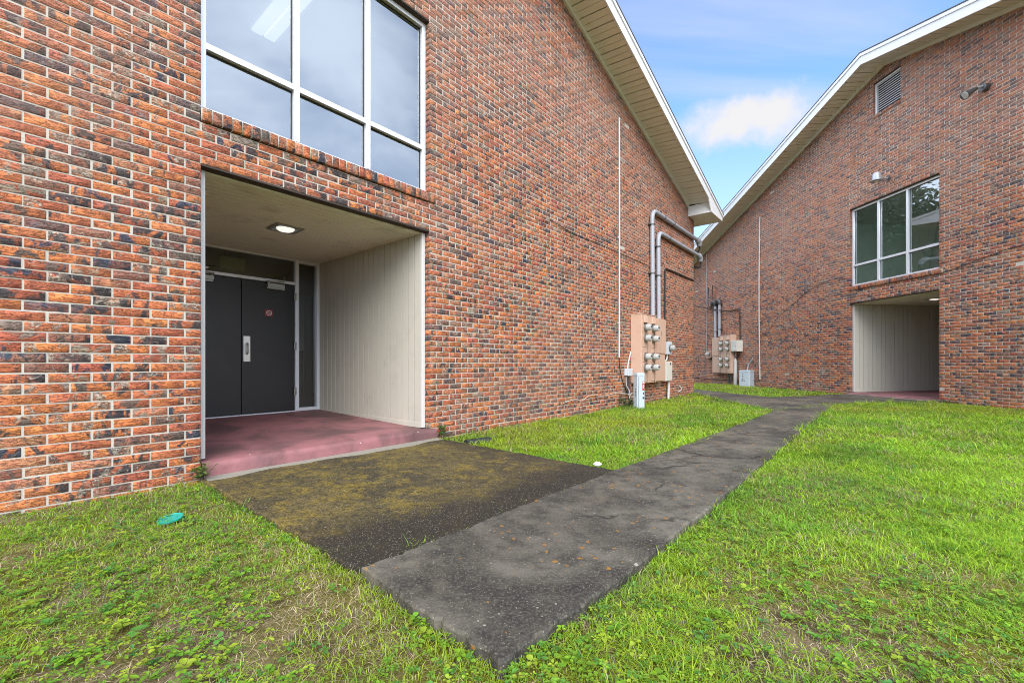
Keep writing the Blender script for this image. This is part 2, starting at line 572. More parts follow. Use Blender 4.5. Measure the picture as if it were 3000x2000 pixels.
painted("lintel_steel", (0.045, 0.030, 0.022), 0.75, 0.3, 5.0)
painted("steel_plate", (0.62, 0.62, 0.60), 0.32, 0.08, 6.0, metal=0.85)
painted("closer_metal", (0.36, 0.36, 0.33), 0.4, 0.1, 6.0, metal=0.6)
painted("meter_paint", (0.56, 0.37, 0.27), 0.5, 0.10, 2.5, dirt=(0.36, 0.20, 0.12), dirt_amt=0.30)
painted("meter_ring", (0.30, 0.30, 0.29), 0.35, 0.1, 9.0, metal=0.8)
painted("meter_glass", (0.42, 0.42, 0.40), 0.12, 0.12, 14.0)
painted("meter_face", (0.55, 0.55, 0.52), 0.4, 0.15, 30.0)
painted("conduit_grey", (0.34, 0.36, 0.40), 0.42, 0.08, 3.0, dirt=(0.20, 0.20, 0.20), dirt_amt=0.3)
painted("pvc_white", (0.56, 0.555, 0.54), 0.4, 0.05, 2.0, dirt=(0.50, 0.48, 0.44), dirt_amt=0.3)
painted("black_rubber", (0.018, 0.018, 0.018), 0.6, 0.2, 9.0)
painted("pedestal_paint", (0.46, 0.53, 0.58), 0.45, 0.06, 2.0, dirt=(0.36, 0.38, 0.36), dirt_amt=0.3)
painted("box_grey", (0.55, 0.60, 0.65), 0.45, 0.06, 4.0, dirt=(0.35, 0.36, 0.36), dirt_amt=0.3)
painted("box_cream", (0.62, 0.60, 0.53), 0.5, 0.08, 4.0, dirt=(0.35, 0.30, 0.22), dirt_amt=0.4)
painted("lamp_metal", (0.42, 0.44, 0.46), 0.38, 0.08, 5.0, metal=0.3)
painted("dark_metal", (0.10, 0.10, 0.10), 0.45, 0.2, 9.0, metal=0.4)
painted("warn_red", (0.42, 0.07, 0.05), 0.5, 0.1)
painted("label_white", (0.72, 0.72, 0.72), 0.5, 0.05)
painted("ink", (0.03, 0.03, 0.035), 0.6, 0.1)
painted("sign_red", (0.25, 0.012, 0.03), 0.45, 0.1)
painted("exit_face", (0.42, 0.42, 0.12), 0.5, 0.05)
painted("teal_plastic", (0.015, 0.33, 0.26), 0.35, 0.08, 9.0)
painted("paper", (0.80, 0.78, 0.74), 0.8, 0.06, 40.0)
painted("black_plastic", (0.022, 0.024, 0.030), 0.5, 0.2, 9.0)
painted("room_wall", (0.50, 0.64, 0.60), 0.8, 0.05)
painted("room_dado", (0.09, 0.075, 0.06), 0.7, 0.1)
painted("room_ceiling", (0.62, 0.62, 0.60), 0.9, 0.05)
painted("worn_concrete", (0.27, 0.25, 0.20), 0.85, 0.2, 5.0, dirt=(0.16, 0.14, 0.09), dirt_amt=0.6, bumpd=0.004)
painted("bark", (0.10, 0.08, 0.06), 0.9, 0.3, 8.0)
emit_material("lamp_glow", (1.0, 0.97, 0.90), 0.32)
emit_material("tube_glow", (1.0, 1.0, 0.98), 0.11)
emit_material("tube_glow_bright", (1.0, 1.0, 0.95), 24.0)
emit_material("lamp_glow_dim", (1.0, 0.96, 0.86), 0.25)


# ------------------------------------------------------------------ mesh helpers
class MB:
    def __init__(self):
        self.v, self.f = [], []

    def add(self, vs, fs):
        o = len(self.v)
        self.v += [tuple(map(float, p)) for p in vs]
        self.f += [tuple(i + o for i in f) for f in fs]
        return self

    def box(self, x0, x1, y0, y1, z0, z1):
        x0, x1 = min(x0, x1), max(x0, x1)
        y0, y1 = min(y0, y1), max(y0, y1)
        vs = [(x, y, z) for z in (z0, z1) for y in (y0, y1) for x in (x0, x1)]
        return self.add(vs, [(0, 2, 3, 1), (4, 5, 7, 6), (0, 1, 5, 4), (2, 6, 7, 3), (0, 4, 6, 2), (1, 3, 7, 5)])

    def hexa(self, b, t):
        """bottom quad b and top quad t (counter clockwise seen from above)"""
        return self.add(list(b) + list(t), [(3, 2, 1, 0), (4, 5, 6, 7), (0, 1, 5, 4), (1, 2, 6, 5), (2, 3, 7, 6), (3, 0, 4, 7)])

    def prism(self, poly, z0, z1):
        """poly xy counter clockwise; z1 may be a function"""
        n = len(poly)
        zt = z1 if callable(z1) else (lambda x, y: z1)
        zb = z0 if callable(z0) else (lambda x, y: z0)
        vs = [(x, y, zb(x, y)) for x, y in poly] + [(x, y, zt(x, y)) for x, y in poly]
        fs = [tuple(range(n - 1, -1, -1)), tuple(range(n, 2 * n))]
        fs += [(i, (i + 1) % n, n + (i + 1) % n, n + i) for i in range(n)]
        return self.add(vs, fs)

    def prism_y(self, poly, y0, y1):
        """poly in xz, extruded along y"""
        n = len(poly)
        vs = [(x, y0, z) for x, z in poly] + [(x, y1, z) for x, z in poly]
        fs = [tuple(range(n)), tuple(range(2 * n - 1, n - 1, -1))]
        fs += [((i + 1) % n, i, n + i, n + (i + 1) % n) for i in range(n)]
        return self.add(vs, fs)

    def quad(self, a, b, c, d):
        return self.add([a, b, c, d], [(0, 1, 2, 3)])

    def lathe(self, prof, c, axis="z", n=24, cap=True):
        """prof: list of (radius, height) from bottom up"""
        vs, fs = [], []
        for r, h in prof:
            for i in range(n):
                a = 2 * math.pi * i / n
                p = (r * math.cos(a), r * math.sin(a), h)
                if axis == "y":
                    p = (p[0], -p[2], p[1])       # grows towards -y
                vs.append((c[0] + p[0], c[1] + p[1], c[2] + p[2]))
        for k in range(len(prof) - 1):
            for i in range(n):
                j = (i + 1) % n
                fs.append((k * n + i, k * n + j, (k + 1) * n + j, (k + 1) * n + i))
        if cap:
            fs.append(tuple(range(n - 1, -1, -1)))
            fs.append(tuple((len(prof) - 1) * n + i for i in range(n)))
        return self.add(vs, fs)

    def tube(self, pts, r, n=10, smooth=0):
        P = [Vector(p) for p in pts]
        for _ in range(smooth):
            Q = [P[0]]
            for a, b in zip(P[:-1], P[1:]):
                Q += [a.lerp(b, 0.25), a.lerp(b, 0.75)]
            P = Q + [P[-1]]
        rs = r if isinstance(r, (list, tuple)) else [r] * len(P)
        if len(rs) != len(P):
            rs = list(np.interp(np.linspace(0, 1, len(P)), np.linspace(0, 1, len(rs)), rs))
        vs, fs = [], []
        prev = None
        for i, p in enumerate(P):
            t = (P[min(i + 1, len(P) - 1)] - P[max(i - 1, 0)]).normalized()
            if prev is None:
                a = t.orthogonal().normalized()
            else:
                a = (prev - t * prev.dot(t)).normalized()
            prev = a
            b = t.cross(a)
            for k in range(n):
                an = 2 * math.pi * k / n
                q = p + (a * math.cos(an) + b * math.sin(an)) * rs[i]
                vs.append(q)
        for i in range(len(P) - 1):
            for k in range(n):
                l = (k + 1) % n
                fs.append((i * n + k, i * n + l, (i + 1) * n + l, (i + 1) * n + k))
        fs.append(tuple(range(n - 1, -1, -1)))
        fs.append(tuple((len(P) - 1) * n + k for k in range(n)))
        return self.add(vs, fs)

    def build(self, name, material, parent=None, bevel=0.0, smooth=False, sharp=35):
        me = bpy.data.meshes.new(name)
        me.from_pydata(self.v, [], self.f)
        me.update()
        ms = material if isinstance(material, (list, tuple)) else [material]
        for m in ms:
            me.materials.append(MATS[m])
        o = bpy.data.objects.new(name, me)
        col.objects.link(o)
        if parent is not None:
            o.parent = parent
        if smooth:
            me.shade_smooth()
            me.set_sharp_from_angle(angle=R(sharp))
        if bevel:
            md = o.modifiers.new("bevel", "BEVEL")
            md.width = bevel
            md.segments = 2
            md.limit_method = "ANGLE"
        return o


def tag(o, label=None, cat=None, group=None, kind=None):
    if label: o["label"] = label
    if cat: o["category"] = cat
    if group: o["group"] = group
    if kind: o["kind"] = kind
    return o


def empty(name, loc, rz=0.0):
    o = bpy.data.objects.new(name, None)
    o.location = loc
    o.rotation_euler = (0, 0, rz)
    o.empty_display_size = 0.3
    col.objects.link(o)
    return o


# ------------------------------------------------------------------ where the two facades stand
def to_world(F, x, y, z):
    ca, sa = math.cos(F["rz"]), math.sin(F["rz"])
    return (F["c"][0] + x * ca - y * sa, F["c"][1] + x * sa + y * ca, z)


def on_wall(name, F, x, y, z):
    return empty(name, to_world(F, x, y, z), F["rz"])


def ground_z(x, y):
    t = np.clip((np.asarray(x, float) - 1.0) / 7.0, 0, 1)
    return 0.035 + 0.075 * t * t * (3 - 2 * t)


COURSE, MOD, Z0 = 0.06694, 0.2135, 0.1927
HW = 1.17425                       # half width of the porch opening
WALL = 11.085                      # half width of the building
K, ZR = 0.2819, 8.357              # slope and height of the brick line under the rake
OH = 0.6357                        # rake overhang
PROUD = 0.005
ROW = lambda i: Z0 + i * COURSE

# palette of the clay, linear
CLAY = [
    ((0.54, 0.185, 0.060), 0.38), ((0.47, 0.148, 0.062), 0.28), ((0.40, 0.115, 0.060), 0.13),
    ((0.48, 0.215, 0.110), 0.12), ((0.25, 0.130, 0.090), 0.06), ((0.110, 0.084, 0.082), 0.03),
]
CLAY2 = [
    ((0.062, 0.052, 0.053), 0.44), ((0.125, 0.086, 0.070), 0.22), ((0.25, 0.190, 0.145), 0.20),
    ((0.046, 0.052, 0.074), 0.14),
]


def pick(pal, n):
    p = np.array([w for _, w in pal])
    idx = rng.choice(len(pal), n, p=p / p.sum())
    c = np.array([c for c, _ in pal])[idx]
    return c * rng.normal(1.0, 0.09, (n, 1)) * rng.normal(1.0, 0.035, (n, 3))


class Bricks:
    """collects bricks as (x0,x1,z0,z1,depth back, y front) and makes one mesh with per-brick colours"""
    def __init__(self):
        self.b = []

    def build(self, name, parent, extra=None, tint=(1, 1, 1), jitter=1.0):
        B = np.array(self.b, float)
        n = len(B)
        x0, x1, z0, z1, yb, yf = B.T
        j = lambda s: rng.normal(0, s * jitter, n)
        x0 = x0 + j(0.0012) * (B[:, 4] < 0.06)
        x1 = x1 + j(0.0012) * (B[:, 4] < 0.06)
        yf = yf + j(0.0016)
        tl, tr = j(0.0009), j(0.0009)
        bl, br = j(0.0009), j(0.0009)
        ins = 0.0035
        V = np.zeros((n, 12, 3))
        def put(k, x, y, z):
            V[:, k, 0], V[:, k, 1], V[:, k, 2] = x, y, z
        for k, (xx, zz) in enumerate(((x0 + ins, z0 + ins + bl), (x1 - ins, z0 + ins + br), (x1 - ins, z1 - ins + tr), (x0 + ins, z1 - ins + tl))):
            put(k, xx, yf, zz)
        for k, (xx, zz) in enumerate(((x0, z0 + bl), (x1, z0 + br), (x1, z1 + tr), (x0, z1 + tl))):
            put(4 + k, xx, yf + ins, zz)
            put(8 + k, xx, yb, zz)
        F = [(0, 1, 2, 3)]
        for a, b in ((0, 1), (1, 2), (2, 3), (3, 0)):
            F.append((4 + a, 4 + b, b, a))
            F.append((8 + a, 8 + b, 4 + b, 4 + a))
        F = np.array(F)
        faces = (F[None] + (np.arange(n) * 12)[:, None, None]).reshape(-1, 4)
        verts = V.reshape(-1, 3)
        nb = len(faces)
        mi = np.zeros(nb, int)
        if extra is not None and extra.v:
            ev = np.array(extra.v)
            ef = np.array(extra.f) + len(verts)
            verts = np.vstack([verts, ev])
            faces = np.vstack([faces, ef])
            mi = np.concatenate([mi, np.ones(len(ef), int)])
        me = bpy.data.meshes.new(name)
        me.vertices.add(len(verts))
        me.vertices.foreach_set("co", verts.ravel())
        me.loops.add(faces.size)
        me.loops.foreach_set("vertex_index", faces.ravel().astype(np.int32))
        me.polygons.add(len(faces))
        me.polygons.foreach_set("loop_start", np.arange(0, faces.size, 4, dtype=np.int32))
        me.polygons.foreach_set("material_index", mi.astype(np.int32))
        me.update(calc_edges=True)
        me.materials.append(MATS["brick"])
        me.materials.append(MATS["mortar"])
        per = F.size
        tail = faces.size - n * per
        def attr(nme, c):
            a = me.attributes.new(nme, "FLOAT_COLOR", "CORNER")
            full = np.ones((faces.size, 4), np.float32)
            full[: n * per, :3] = np.repeat(np.clip(c, 0, 1), per, axis=0)
            a.data.foreach_set("color", full.ravel())
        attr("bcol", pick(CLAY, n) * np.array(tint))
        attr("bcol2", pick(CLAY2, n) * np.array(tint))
        attr("bseed", rng.random((n, 3)))
        o = bpy.data.objects.new(name, me)
        col.objects.link(o)
        o.parent = parent
        return o


def facade(parent, xr, openings, tint):
    """running bond facade with openings (x0,x1,z0,z1); real bricks over a recessed mortar sheet"""
    br, mo = Bricks(), MB()
    J, JV = 0.0062, 0.0044
    i = -3
    while True:
        za, zb = ROW(i), ROW(i + 1)
        xm = (ZR + 0.09 - zb) / K
        if xm < 0.15:
            break
        lo, hi = max(-WALL, xr - xm), min(WALL, xr + xm)
        spans = [(lo, hi, False, False)]
        for (a, b, c, d) in openings:
            if min(zb, d) - max(za, c) > 0.45 * COURSE:
                out = []
                for (s, e, fs, fe) in spans:
                    if b <= s or a >= e:
                        out.append((s, e, fs, fe))
                        continue
                    if a - s > 0.02: out.append((s, a, fs, True))
                    if e - b > 0.02: out.append((b, e, True, fe))
                spans = out
        off = HW + (0.5 * MOD if i % 2 else 0.0)
        for (s, e, fs, fe) in spans:
            k0 = math.ceil((s - off) / MOD - 1e-6)
            js = [s]
            k = k0
            while off + k * MOD < e - 1e-4:
                if off + k * MOD > s + 1e-4: js.append(off + k * MOD)
                k += 1
            js.append(e)
            for q in range(len(js) - 1):
                a, b = js[q], js[q + 1]
                first, last = q == 0, q == len(js) - 2
                if b - a < 0.03: continue
                a2 = a if first else a + J
                b2 = b if last else b - J
                deep = 0.105 if ((first and fs) or (last and fe)) else 0.02
                br.b.append((a2, b2, za + JV, zb - JV, deep, -PROUD))
            sa, ea = s + (0.006 if fs else 0), e - (0.006 if fe else 0)
            mo.quad((sa, 0, za), (ea, 0, za), (ea, 0, zb), (sa, 0, zb))
            if fs: mo.quad((sa, 0.105, za), (sa, 0, za), (sa, 0, zb), (sa, 0.105, zb))
            if fe: mo.quad((ea, 0, za), (ea, 0.105, za), (ea, 0.105, zb), (ea, 0, zb))
        i += 1
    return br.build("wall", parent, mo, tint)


def rowlock(name, parent, x0, x1, z0, z1, y0, y1, tint):
    """brick-on-edge sill"""
    br, mo = Bricks(), MB()
    n = max(2, int(round((x1 - x0) / 0.0735)))
    w = (x1 - x0) / n
    for k in range(n):
        a, b = x0 + k * w + 0.0045, x0 + (k + 1) * w - 0.0045
        br.b.append((a, b, z0, z1, y1, y0))
    mo.box(x0 + 0.003, x1 - 0.003, y0 + 0.008, y1, z0 + 0.002, z1 - 0.004)
    return br.build(name, parent, mo, tint, 1.3)


def make_window(root, x0, x1, z0, z1, y, mulls, transom, hero):
    """aluminium frame, six panes"""
    fw = 0.052
    f = MB()
    ya, yb = y, y + 0.075
    f.box(x0, x0 + fw, ya, yb, z0, z1)
    f.box(x1 - fw, x1, ya, yb, z0, z1)
    f.box(x0 + fw, x1 - fw, ya, yb, z1 - fw, z1)
    f.box(x0 + fw, x1 - fw, ya, yb, z0, z0 + 0.035)
    xs = [x0 + fw] + [v for m in mulls for v in (m - fw / 2, m + fw / 2)] + [x1 - fw]
    for m in mulls:
        f.box(m - fw / 2, m + fw / 2, ya - 0.004, yb, z0 + 0.035, z1 - fw)
    for k in range(0, len(xs), 2):
        f.box(xs[k], xs[k + 1], ya + 0.002, yb, transom - 0.027, transom + 0.027)
    w = f.build("window", "aluminium", root, bevel=0.003)
    g = MB()
    cells = []
    for k in range(0, len(xs), 2):
        for (a, b) in ((z0 + 0.035, transom - 0.027), (transom + 0.027, z1 - fw)):
            cells.append((xs[k], xs[k + 1], a, b))
    for (a, b, c, d) in cells:
        gk = 0.010
        m = MB()
        m.box(a, b, ya + 0.040, ya + 0.052, c, c + gk)
        m.box(a, b, ya + 0.040, ya + 0.052, d - gk, d)
        m.box(a, a + gk, ya + 0.040, ya + 0.052, c + gk, d - gk)
        m.box(b - gk, b, ya + 0.040, ya + 0.052, c + gk, d - gk)
        m.build("gasket", "gasket", w)
        p = MB()
        p.quad((a, ya + 0.046, c), (b, ya + 0.046, c), (b, ya + 0.046, d), (a, ya + 0.046, d))
        p.build("pane", "window_glass", w)
    return w


def beadboard(mb, x, y0, y1, z0, z1f, pitch, side):
    """vertical boards on a wall of constant x; side=-1 boards face -x"""
    t = 0.017
    y = y0
    while y < y1 - 1e-3:
        e = min(y + pitch, y1)
        zt = z1f
        a, b = y + 0.007, e - 0.007
        xa, xb = (x, x + side * t)
        mb.box(xa, xb, a, b, z0, zt)
        y = e
    mb.box(x - side * 0.001, x + side * 0.0035, y0, y1, z0, z1f)


def building(F, label, xr, tint, hero):
    root = empty("brick_building", (F["c"][0], F["c"][1], 0), F["rz"])
    tag(root, label, "building")
    s = F["s"]
    D = 2.72
    vent = (xr - 0.40 if s < 0 else xr - 0.30, xr + 0.30 if s < 0 else xr + 0.40, ROW(105), ROW(118))
    vent = (-0.075 * s - 0.36 + (0.15 * s if False else 0), -0.075 * s + 0.36, ROW(105), ROW(118))
    vent = (0.08 * s - 0.365, 0.08 * s + 0.365, ROW(105), ROW(118))
    op_porch = (-HW, HW, -1.0, ROW(36))
    op_win = (-HW, HW, ROW(41), ROW(74))
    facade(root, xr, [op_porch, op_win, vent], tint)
    # ---- other walls
    o = MB()
    for x in (-WALL + 0.03, WALL - 0.03):
        o.quad((x, 0.0, -0.2), (x, 14, -0.2), (x, 14, 5.4), (x, 0.0, 5.4))
    o.add([(-WALL, 14, -0.2), (WALL, 14, -0.2), (WALL, 14, 5.4), (xr, 14, ZR), (-WALL, 14, 5.4)], [(0, 1, 2, 3, 4)])
    o.build("side_wall", "plain_brick", root)
    # ---- roof
    EU = WALL + 0.62
    zl = lambda x: ZR - K * abs(x - xr)
    rf = MB()
    for sgn in (-1, 1):
        xe = sgn * (EU + 0.05)
        za, zb = ZR + 0.2776, zl(xe) + 0.2776
        y0, y1 = -OH - 0.03, 14.6
        b = [(xr, y0, za), (xe, y0, zb), (xe, y1, zb), (xr, y1, za)]
        t = [(p[0], p[1], p[2] + 0.022) for p in b]
        if sgn < 0: b, t = b[::-1], t[::-1]
        rf.hexa(b, t)
    rf.build("roof", "shingle", root)
    # ---- rake fascia with its drip edge
    fa, dr, so, fz = MB(), MB(), MB(), MB()
    for sgn in (-1, 1):
        xk = sgn * 10.36            # where the fascia turns into the level eave box
        xb = sgn * 10.58
        xe = sgn * 11.68
        zb = 5.17
        P = lambda *pts: [(q[0], q[1]) for q in pts]
        poly = [(xr, ZR), (xk, zl(xk)), (xb, zb), (xe, zb), (sgn * EU, zl(sgn * EU) + 0.20), (xr, ZR + 0.20)]
        if sgn < 0: poly = poly[::-1]
        fa.prism_y(poly, -OH, -OH + 0.03)
        xd = sgn * (EU + 0.03)
        poly = [(xr, ZR + 0.20), (xd, zl(xd) + 0.20), (xd, zl(xd) + 0.2745), (xr, ZR + 0.2745)]
        if sgn < 0: poly = poly[::-1]
        dr.prism_y(poly, -OH - 0.022, -OH + 0.02)
        # frieze board on the brick
        poly = [(xr, ZR), (xb, zl(xb)), (xb, zl(xb) + 0.10), (xr, ZR + 0.10)]
        if sgn < 0: poly = poly[::-1]
        fz.prism_y(poly, -0.045, 0.02)
        # ribbed soffit strips
        pitch, gap = 0.262, 0.018
        x = xr
        while sgn * x < sgn * xb - 1e-3:
            x2 = x + sgn * pitch
            if sgn * x2 > sgn * xb: x2 = xb
            a, b = x + sgn * gap / 2, x2 - sgn * gap / 2
            m1, m2 = (a + b) / 2 - sgn * 0.004, (a + b) / 2 + sgn * 0.004
            for (p, q, up) in ((a, m1, 0), (m1, m2, 0.006), (m2, b, 0), (b, b + sgn * gap, 0.022)):
                p2, q2 = (p, q) if sgn > 0 else (q, p)
                yi, yo = -0.045, -OH + 0.03
                zi = lambda xx: zl(xx) + 0.085 + up
                zo = lambda xx: zl(xx) + 0.035 + up
                so.add([(p2, yo, zo(p2)), (q2, yo, zo(q2)), (q2, yi, zi(q2)), (p2, yi, zi(p2))], [(3, 2, 1, 0)])
                for xx in (p, q):
                    so.add([(xx, yo, zl(xx) + 0.035), (xx, yi, zl(xx) + 0.085), (xx, yi, zl(xx) + 0.115), (xx, yo, zl(xx) + 0.07)], [(0, 1, 2, 3)])
            x = x2
        # eave box return and level soffit
        x0, x1 = xb, xe
        so_y = -OH + 0.03
        rt = MB()
        rt.prism_y([(x0, zb + 0.012), (x0 + sgn * 0.02, zb + 0.012), (x0 + sgn * 0.02, zl(x0) + 0.04), (x0, zl(x0) + 0.04)][::sgn], so_y, -PROUD - 0.004)
        rt.prism_y([(x0 - sgn * 0.01, zb - 0.004), (x0 + sgn * 0.03, zb - 0.004), (x0 + sgn * 0.03, zb + 0.012), (x0 - sgn * 0.01, zb + 0.012)][::sgn], so_y, -PROUD - 0.004)
        rt.build("eave_return", "white_trim", root)
        k = x0 + sgn * 0.03
        while sgn * k < sgn * x1 - 0.02:
            k2 = k + sgn * 0.19
            if sgn * k2 > sgn * x1: k2 = x1
            yb_ = 14.4 if sgn * k > WALL + 0.01 else -PROUD - 0.004
            if sgn * k < WALL < sgn * k2:
                k2 = sgn * (WALL + 0.012)
            so.box(k + sgn * 0.005, k2 - sgn * 0.005, so_y, yb_, zb + 0.004, zb + 0.02)
            k = k2
        so.box(x0 + sgn * 0.03, x1, so_y, -PROUD - 0.01, zb + 0.021, zb + 0.026)
        ef = MB()
        xo = sgn * (EU)
        ef.box(xo - sgn * 0.025, xo, -OH + 0.031, 14.5, zb, zl(xo) + 0.24)
        ef.build("eave_fascia", "white_trim", root)
    fa.build("fascia", "white_trim", root, bevel=0.003)
    dr.build("drip_edge", "white_trim", root, bevel=0.003)
    fz.build("frieze_board", "frieze_paint", root, bevel=0.002)
    so.build("soffit", "soffit_vinyl", root)
    # ---- gable vent
    v = MB()
    a, b, c, d = vent
    c = c + 0.055
    fw = 0.045
    v.box(a, a + fw, 0.045, 0.11, c, d); v.box(b - fw, b, 0.045, 0.11, c, d)
    v.box(a + fw, b - fw, 0.045, 0.11, d - fw, d); v.box(a + fw, b - fw, 0.045, 0.11, c, c + 0.02)
    vo = v.build("vent", "white_trim", root, bevel=0.002)
    sl = MB()
    z = c + 0.03
    while z < d - fw - 0.02:
        sl.hexa([(a + fw, 0.05, z), (b - fw, 0.05, z), (b - fw, 0.085, z + 0.020), (a + fw, 0.085, z + 0.020)],
                [(a + fw, 0.05, z + 0.012), (b - fw, 0.05, z + 0.012), (b - fw, 0.085, z + 0.028), (a + fw, 0.085, z + 0.028)])
        z += 0.058
    sl.build("slats", "white_trim", vo)
    bk = MB(); bk.quad((a, 0.13, c), (b, 0.13, c), (b, 0.13, d), (a, 0.13, d)); bk.build("backing", "gasket", vo)
    rowlock("sill", vo, a, b, ROW(105) - 0.012, ROW(105) + 0.055, -0.028, 0.045, tint)
    # ---- window and sill
    zw0, zw1 = 3.068, ROW(74)
    w = make_window(root, -HW + 0.004, HW - 0.004, zw0, zw1 - 0.012, 0.065, (-0.382, 0.382), 3.615, hero)
    rowlock("sill", w, -HW - 0.0, HW + 0.075, 2.948, 3.05, -0.033, 0.068, tint)
    st = MB(); st.box(-HW, HW, 0.060, 0.3, 2.95, 3.066); st.build("sub_sill", "aluminium", w)
    # ---- steel lintels
    for (a, b, r_, t_) in ((-HW, HW, 36, 0.014), (-HW, HW, 74, 0.010), (vent[0], vent[1], 118, 0.009)):
        lt = MB()
        lt.box(a + 0.001, b - 0.001, -0.002, 0.105, ROW(r_) - t_, ROW(r_) + 0.003)
        lt.build("lintel", "lintel_steel", root)
    # ---- porch: slab, ceiling, side walls, back wall
    fl = lambda y: 0.1927 + max(0.0, y) * 0.0225
    sb = MB()
    n = 44
    xs = np.linspace(-HW - 0.0, HW + 0.0, n)
    xs = np.linspace(-HW + 0.001, HW + 0.085, n)
    y_rows = [(-0.045, -0.2), (-0.048, 0.150), (-0.036, 0.183), (-0.010, 0.1925), (0.3, fl(0.3)), (D + 0.3, fl(D + 0.3))]
    vs = []
    for ri, (yy, zz) in enumerate(y_rows):
        for x in xs:
            jy = rng.normal(0, 0.0045) if 0 < ri < 3 else 0
            jz = rng.normal(0, 0.0025) if 0 < ri < 3 else 0
            if x > HW and ri >= 4: yy2 = 0.0 - 0.0
            else: yy2 = yy
            if x > HW and ri == 3: yy2 = -0.012
            if x > HW and ri >= 4: yy2 = -0.0085; 
            vs.append((x, yy2 + jy, (zz if not (x > HW and ri >= 4) else 0.1925) + jz))
    fs = []
    for r_ in range(len(y_rows) - 1):
        for q in range(n - 1):
            fs.append((r_ * n + q, r_ * n + q + 1, (r_ + 1) * n + q + 1, (r_ + 1) * n + q))
    sb.add(vs, fs)
    e = n - 1
    sb.add([(HW + 0.085, -0.045, -0.2), (HW + 0.085, -0.008, -0.2), (HW + 0.085, -0.008, 0.19), (HW + 0.085, -0.046, 0.155)], [(0, 1, 2, 3)])
    sb.build("porch_slab", "porch_paint", root, smooth=True, sharp=60)
    XW = HW - 0.035
    CZ = 2.575
    pw = MB()
    beadboard(pw, XW + 0.012, 0.11, D, 0.205, CZ, 0.128, -1)
    pw.box(XW - 0.006, XW + 0.012, 0.108, D, 0.2, 0.232) if False else None
    pw.build("porch_side_panel", "panel_paint", root)
    pw = MB()
    beadboard(pw, -XW - 0.012, 0.11, D, 0.205, CZ, 0.128, 1)
    pw.build("porch_side_panel", "panel_paint", root)
    pc = MB()
    y = 0.10
    while y < D - 1e-3:
        e2 = min(y + 0.098, D)
        pc.box(-XW - 0.02, XW + 0.02, y + 0.006, e2 - 0.006, CZ, CZ + 0.016)
        y = e2
    pc.box(-XW - 0.02, XW + 0.02, 0.10, D, CZ + 0.014, CZ + 0.02)
    pc.build("porch_ceiling", "porch_ceiling", root)
    for sg in (-1, 1):
        ct = MB()
        ct.box(sg * (HW - 0.052), sg * (HW - 0.004), 0.075, 0.109, 0.205, ROW(36) - 0.02)
        ct.build("corner_trim", "corner_paint", root, bevel=0.003)
        ct = MB()
        ct.box(sg * (XW - 0.0), sg * (XW - 0.012), 0.11, D - 0.001, 0.2, 0.262)
        ct.build("base_trim", "panel_paint", root, bevel=0.003)
    # storefront at the back of the porch
    zf = fl(D)
    sf = MB()
    mu = [(-0.812, -0.757), (0.757, 0.812)]
    fr = 0.05
    for (a, b) in [(-XW, -XW + fr)] + mu + [(XW - fr, XW)]:
        sf.box(a, b, D - 0.055, D + 0.04, zf, CZ)
    for (a, b) in ((-XW + fr, mu[0][0]), (mu[1][1], XW - fr)):
        sf.box(a, b, D - 0.050, D + 0.04, zf, zf + 0.05)
        sf.box(a, b, D - 0.050, D + 0.04, CZ - 0.045, CZ)
    sf.box(mu[0][1], mu[1][0], D - 0.050, D + 0.04, CZ - 0.022, CZ)
    sf.box(mu[0][1], mu[1][0], D - 0.050, D + 0.04, 2.185, 2.228)
    sf.box(mu[0][1], mu[1][0], D - 0.06, D + 0.04, zf - 0.005, zf + 0.012)
    fo = sf.build("entrance_frame", "aluminium", root, bevel=0.003)
    for (a, b, c, d) in ((-XW + fr, mu[0][0], zf + 0.05, CZ - 0.045), (mu[1][1], XW - fr, zf + 0.05, CZ - 0.045), (mu[0][1], mu[1][0], 2.228, CZ - 0.022)):
        p = MB(); p.quad((a, D, c), (b, D, c), (b, D, d), (a, D, d)); p.build("pane", "door_glass", fo)
    for sg in (-1, 1):
        dm = MB()
        c0 = 0.02
        a, b = (c0 + 0.004, mu[1][0] - 0.004) if sg > 0 else (mu[0][1] + 0.004, c0 - 0.004)
        dm.box(a, b, D - 0.030, D + 0.015, zf + 0.016, 2.180)
        do = dm.build("door", "door_paint", root, bevel=0.004)
        hx = b if sg > 0 else a
        for hz in (zf + 0.25, 1.2, 1.95):
            h = MB()
            h.lathe([(0.009, 0), (0.009, 0.11)], (hx + sg * 0.004, D - 0.062, hz), n=10)
            h.box(hx - 0.02, hx + 0.02, D - 0.061, D - 0.056, hz, hz + 0.11)
            h.build("hinge", "closer_metal", do)
        cl = MB()
        cx = (0.585, 0.345) if sg > 0 else (-0.56, -0.33)
        cl.box(cx[0], cx[1], D - 0.095, D - 0.031, 2.105, 2.160)
        cl.box(cx[0] + 0.005, cx[1] - 0.005, D - 0.085, D - 0.031, 2.080, 2.103)
        cl.tube([(cx[1], D - 0.085, 2.170), (cx[1], D - 0.10, 2.190), ((cx[0] + cx[1]) / 2, D - 0.14, 2.196), (cx[0], D - 0.06, 2.205)], 0.008, 8)
        cl.lathe([(0.016, 0), (0.016, 0.045)], (cx[1] + sg * 0.02, D - 0.075, 2.155), n=12)
        cl.tube([(cx[0], D - 0.065, 2.20), (cx[0], D - 0.065, 2.285)], 0.005, 6)
        cl.build("door_closer", "closer_metal", do, bevel=0.003)
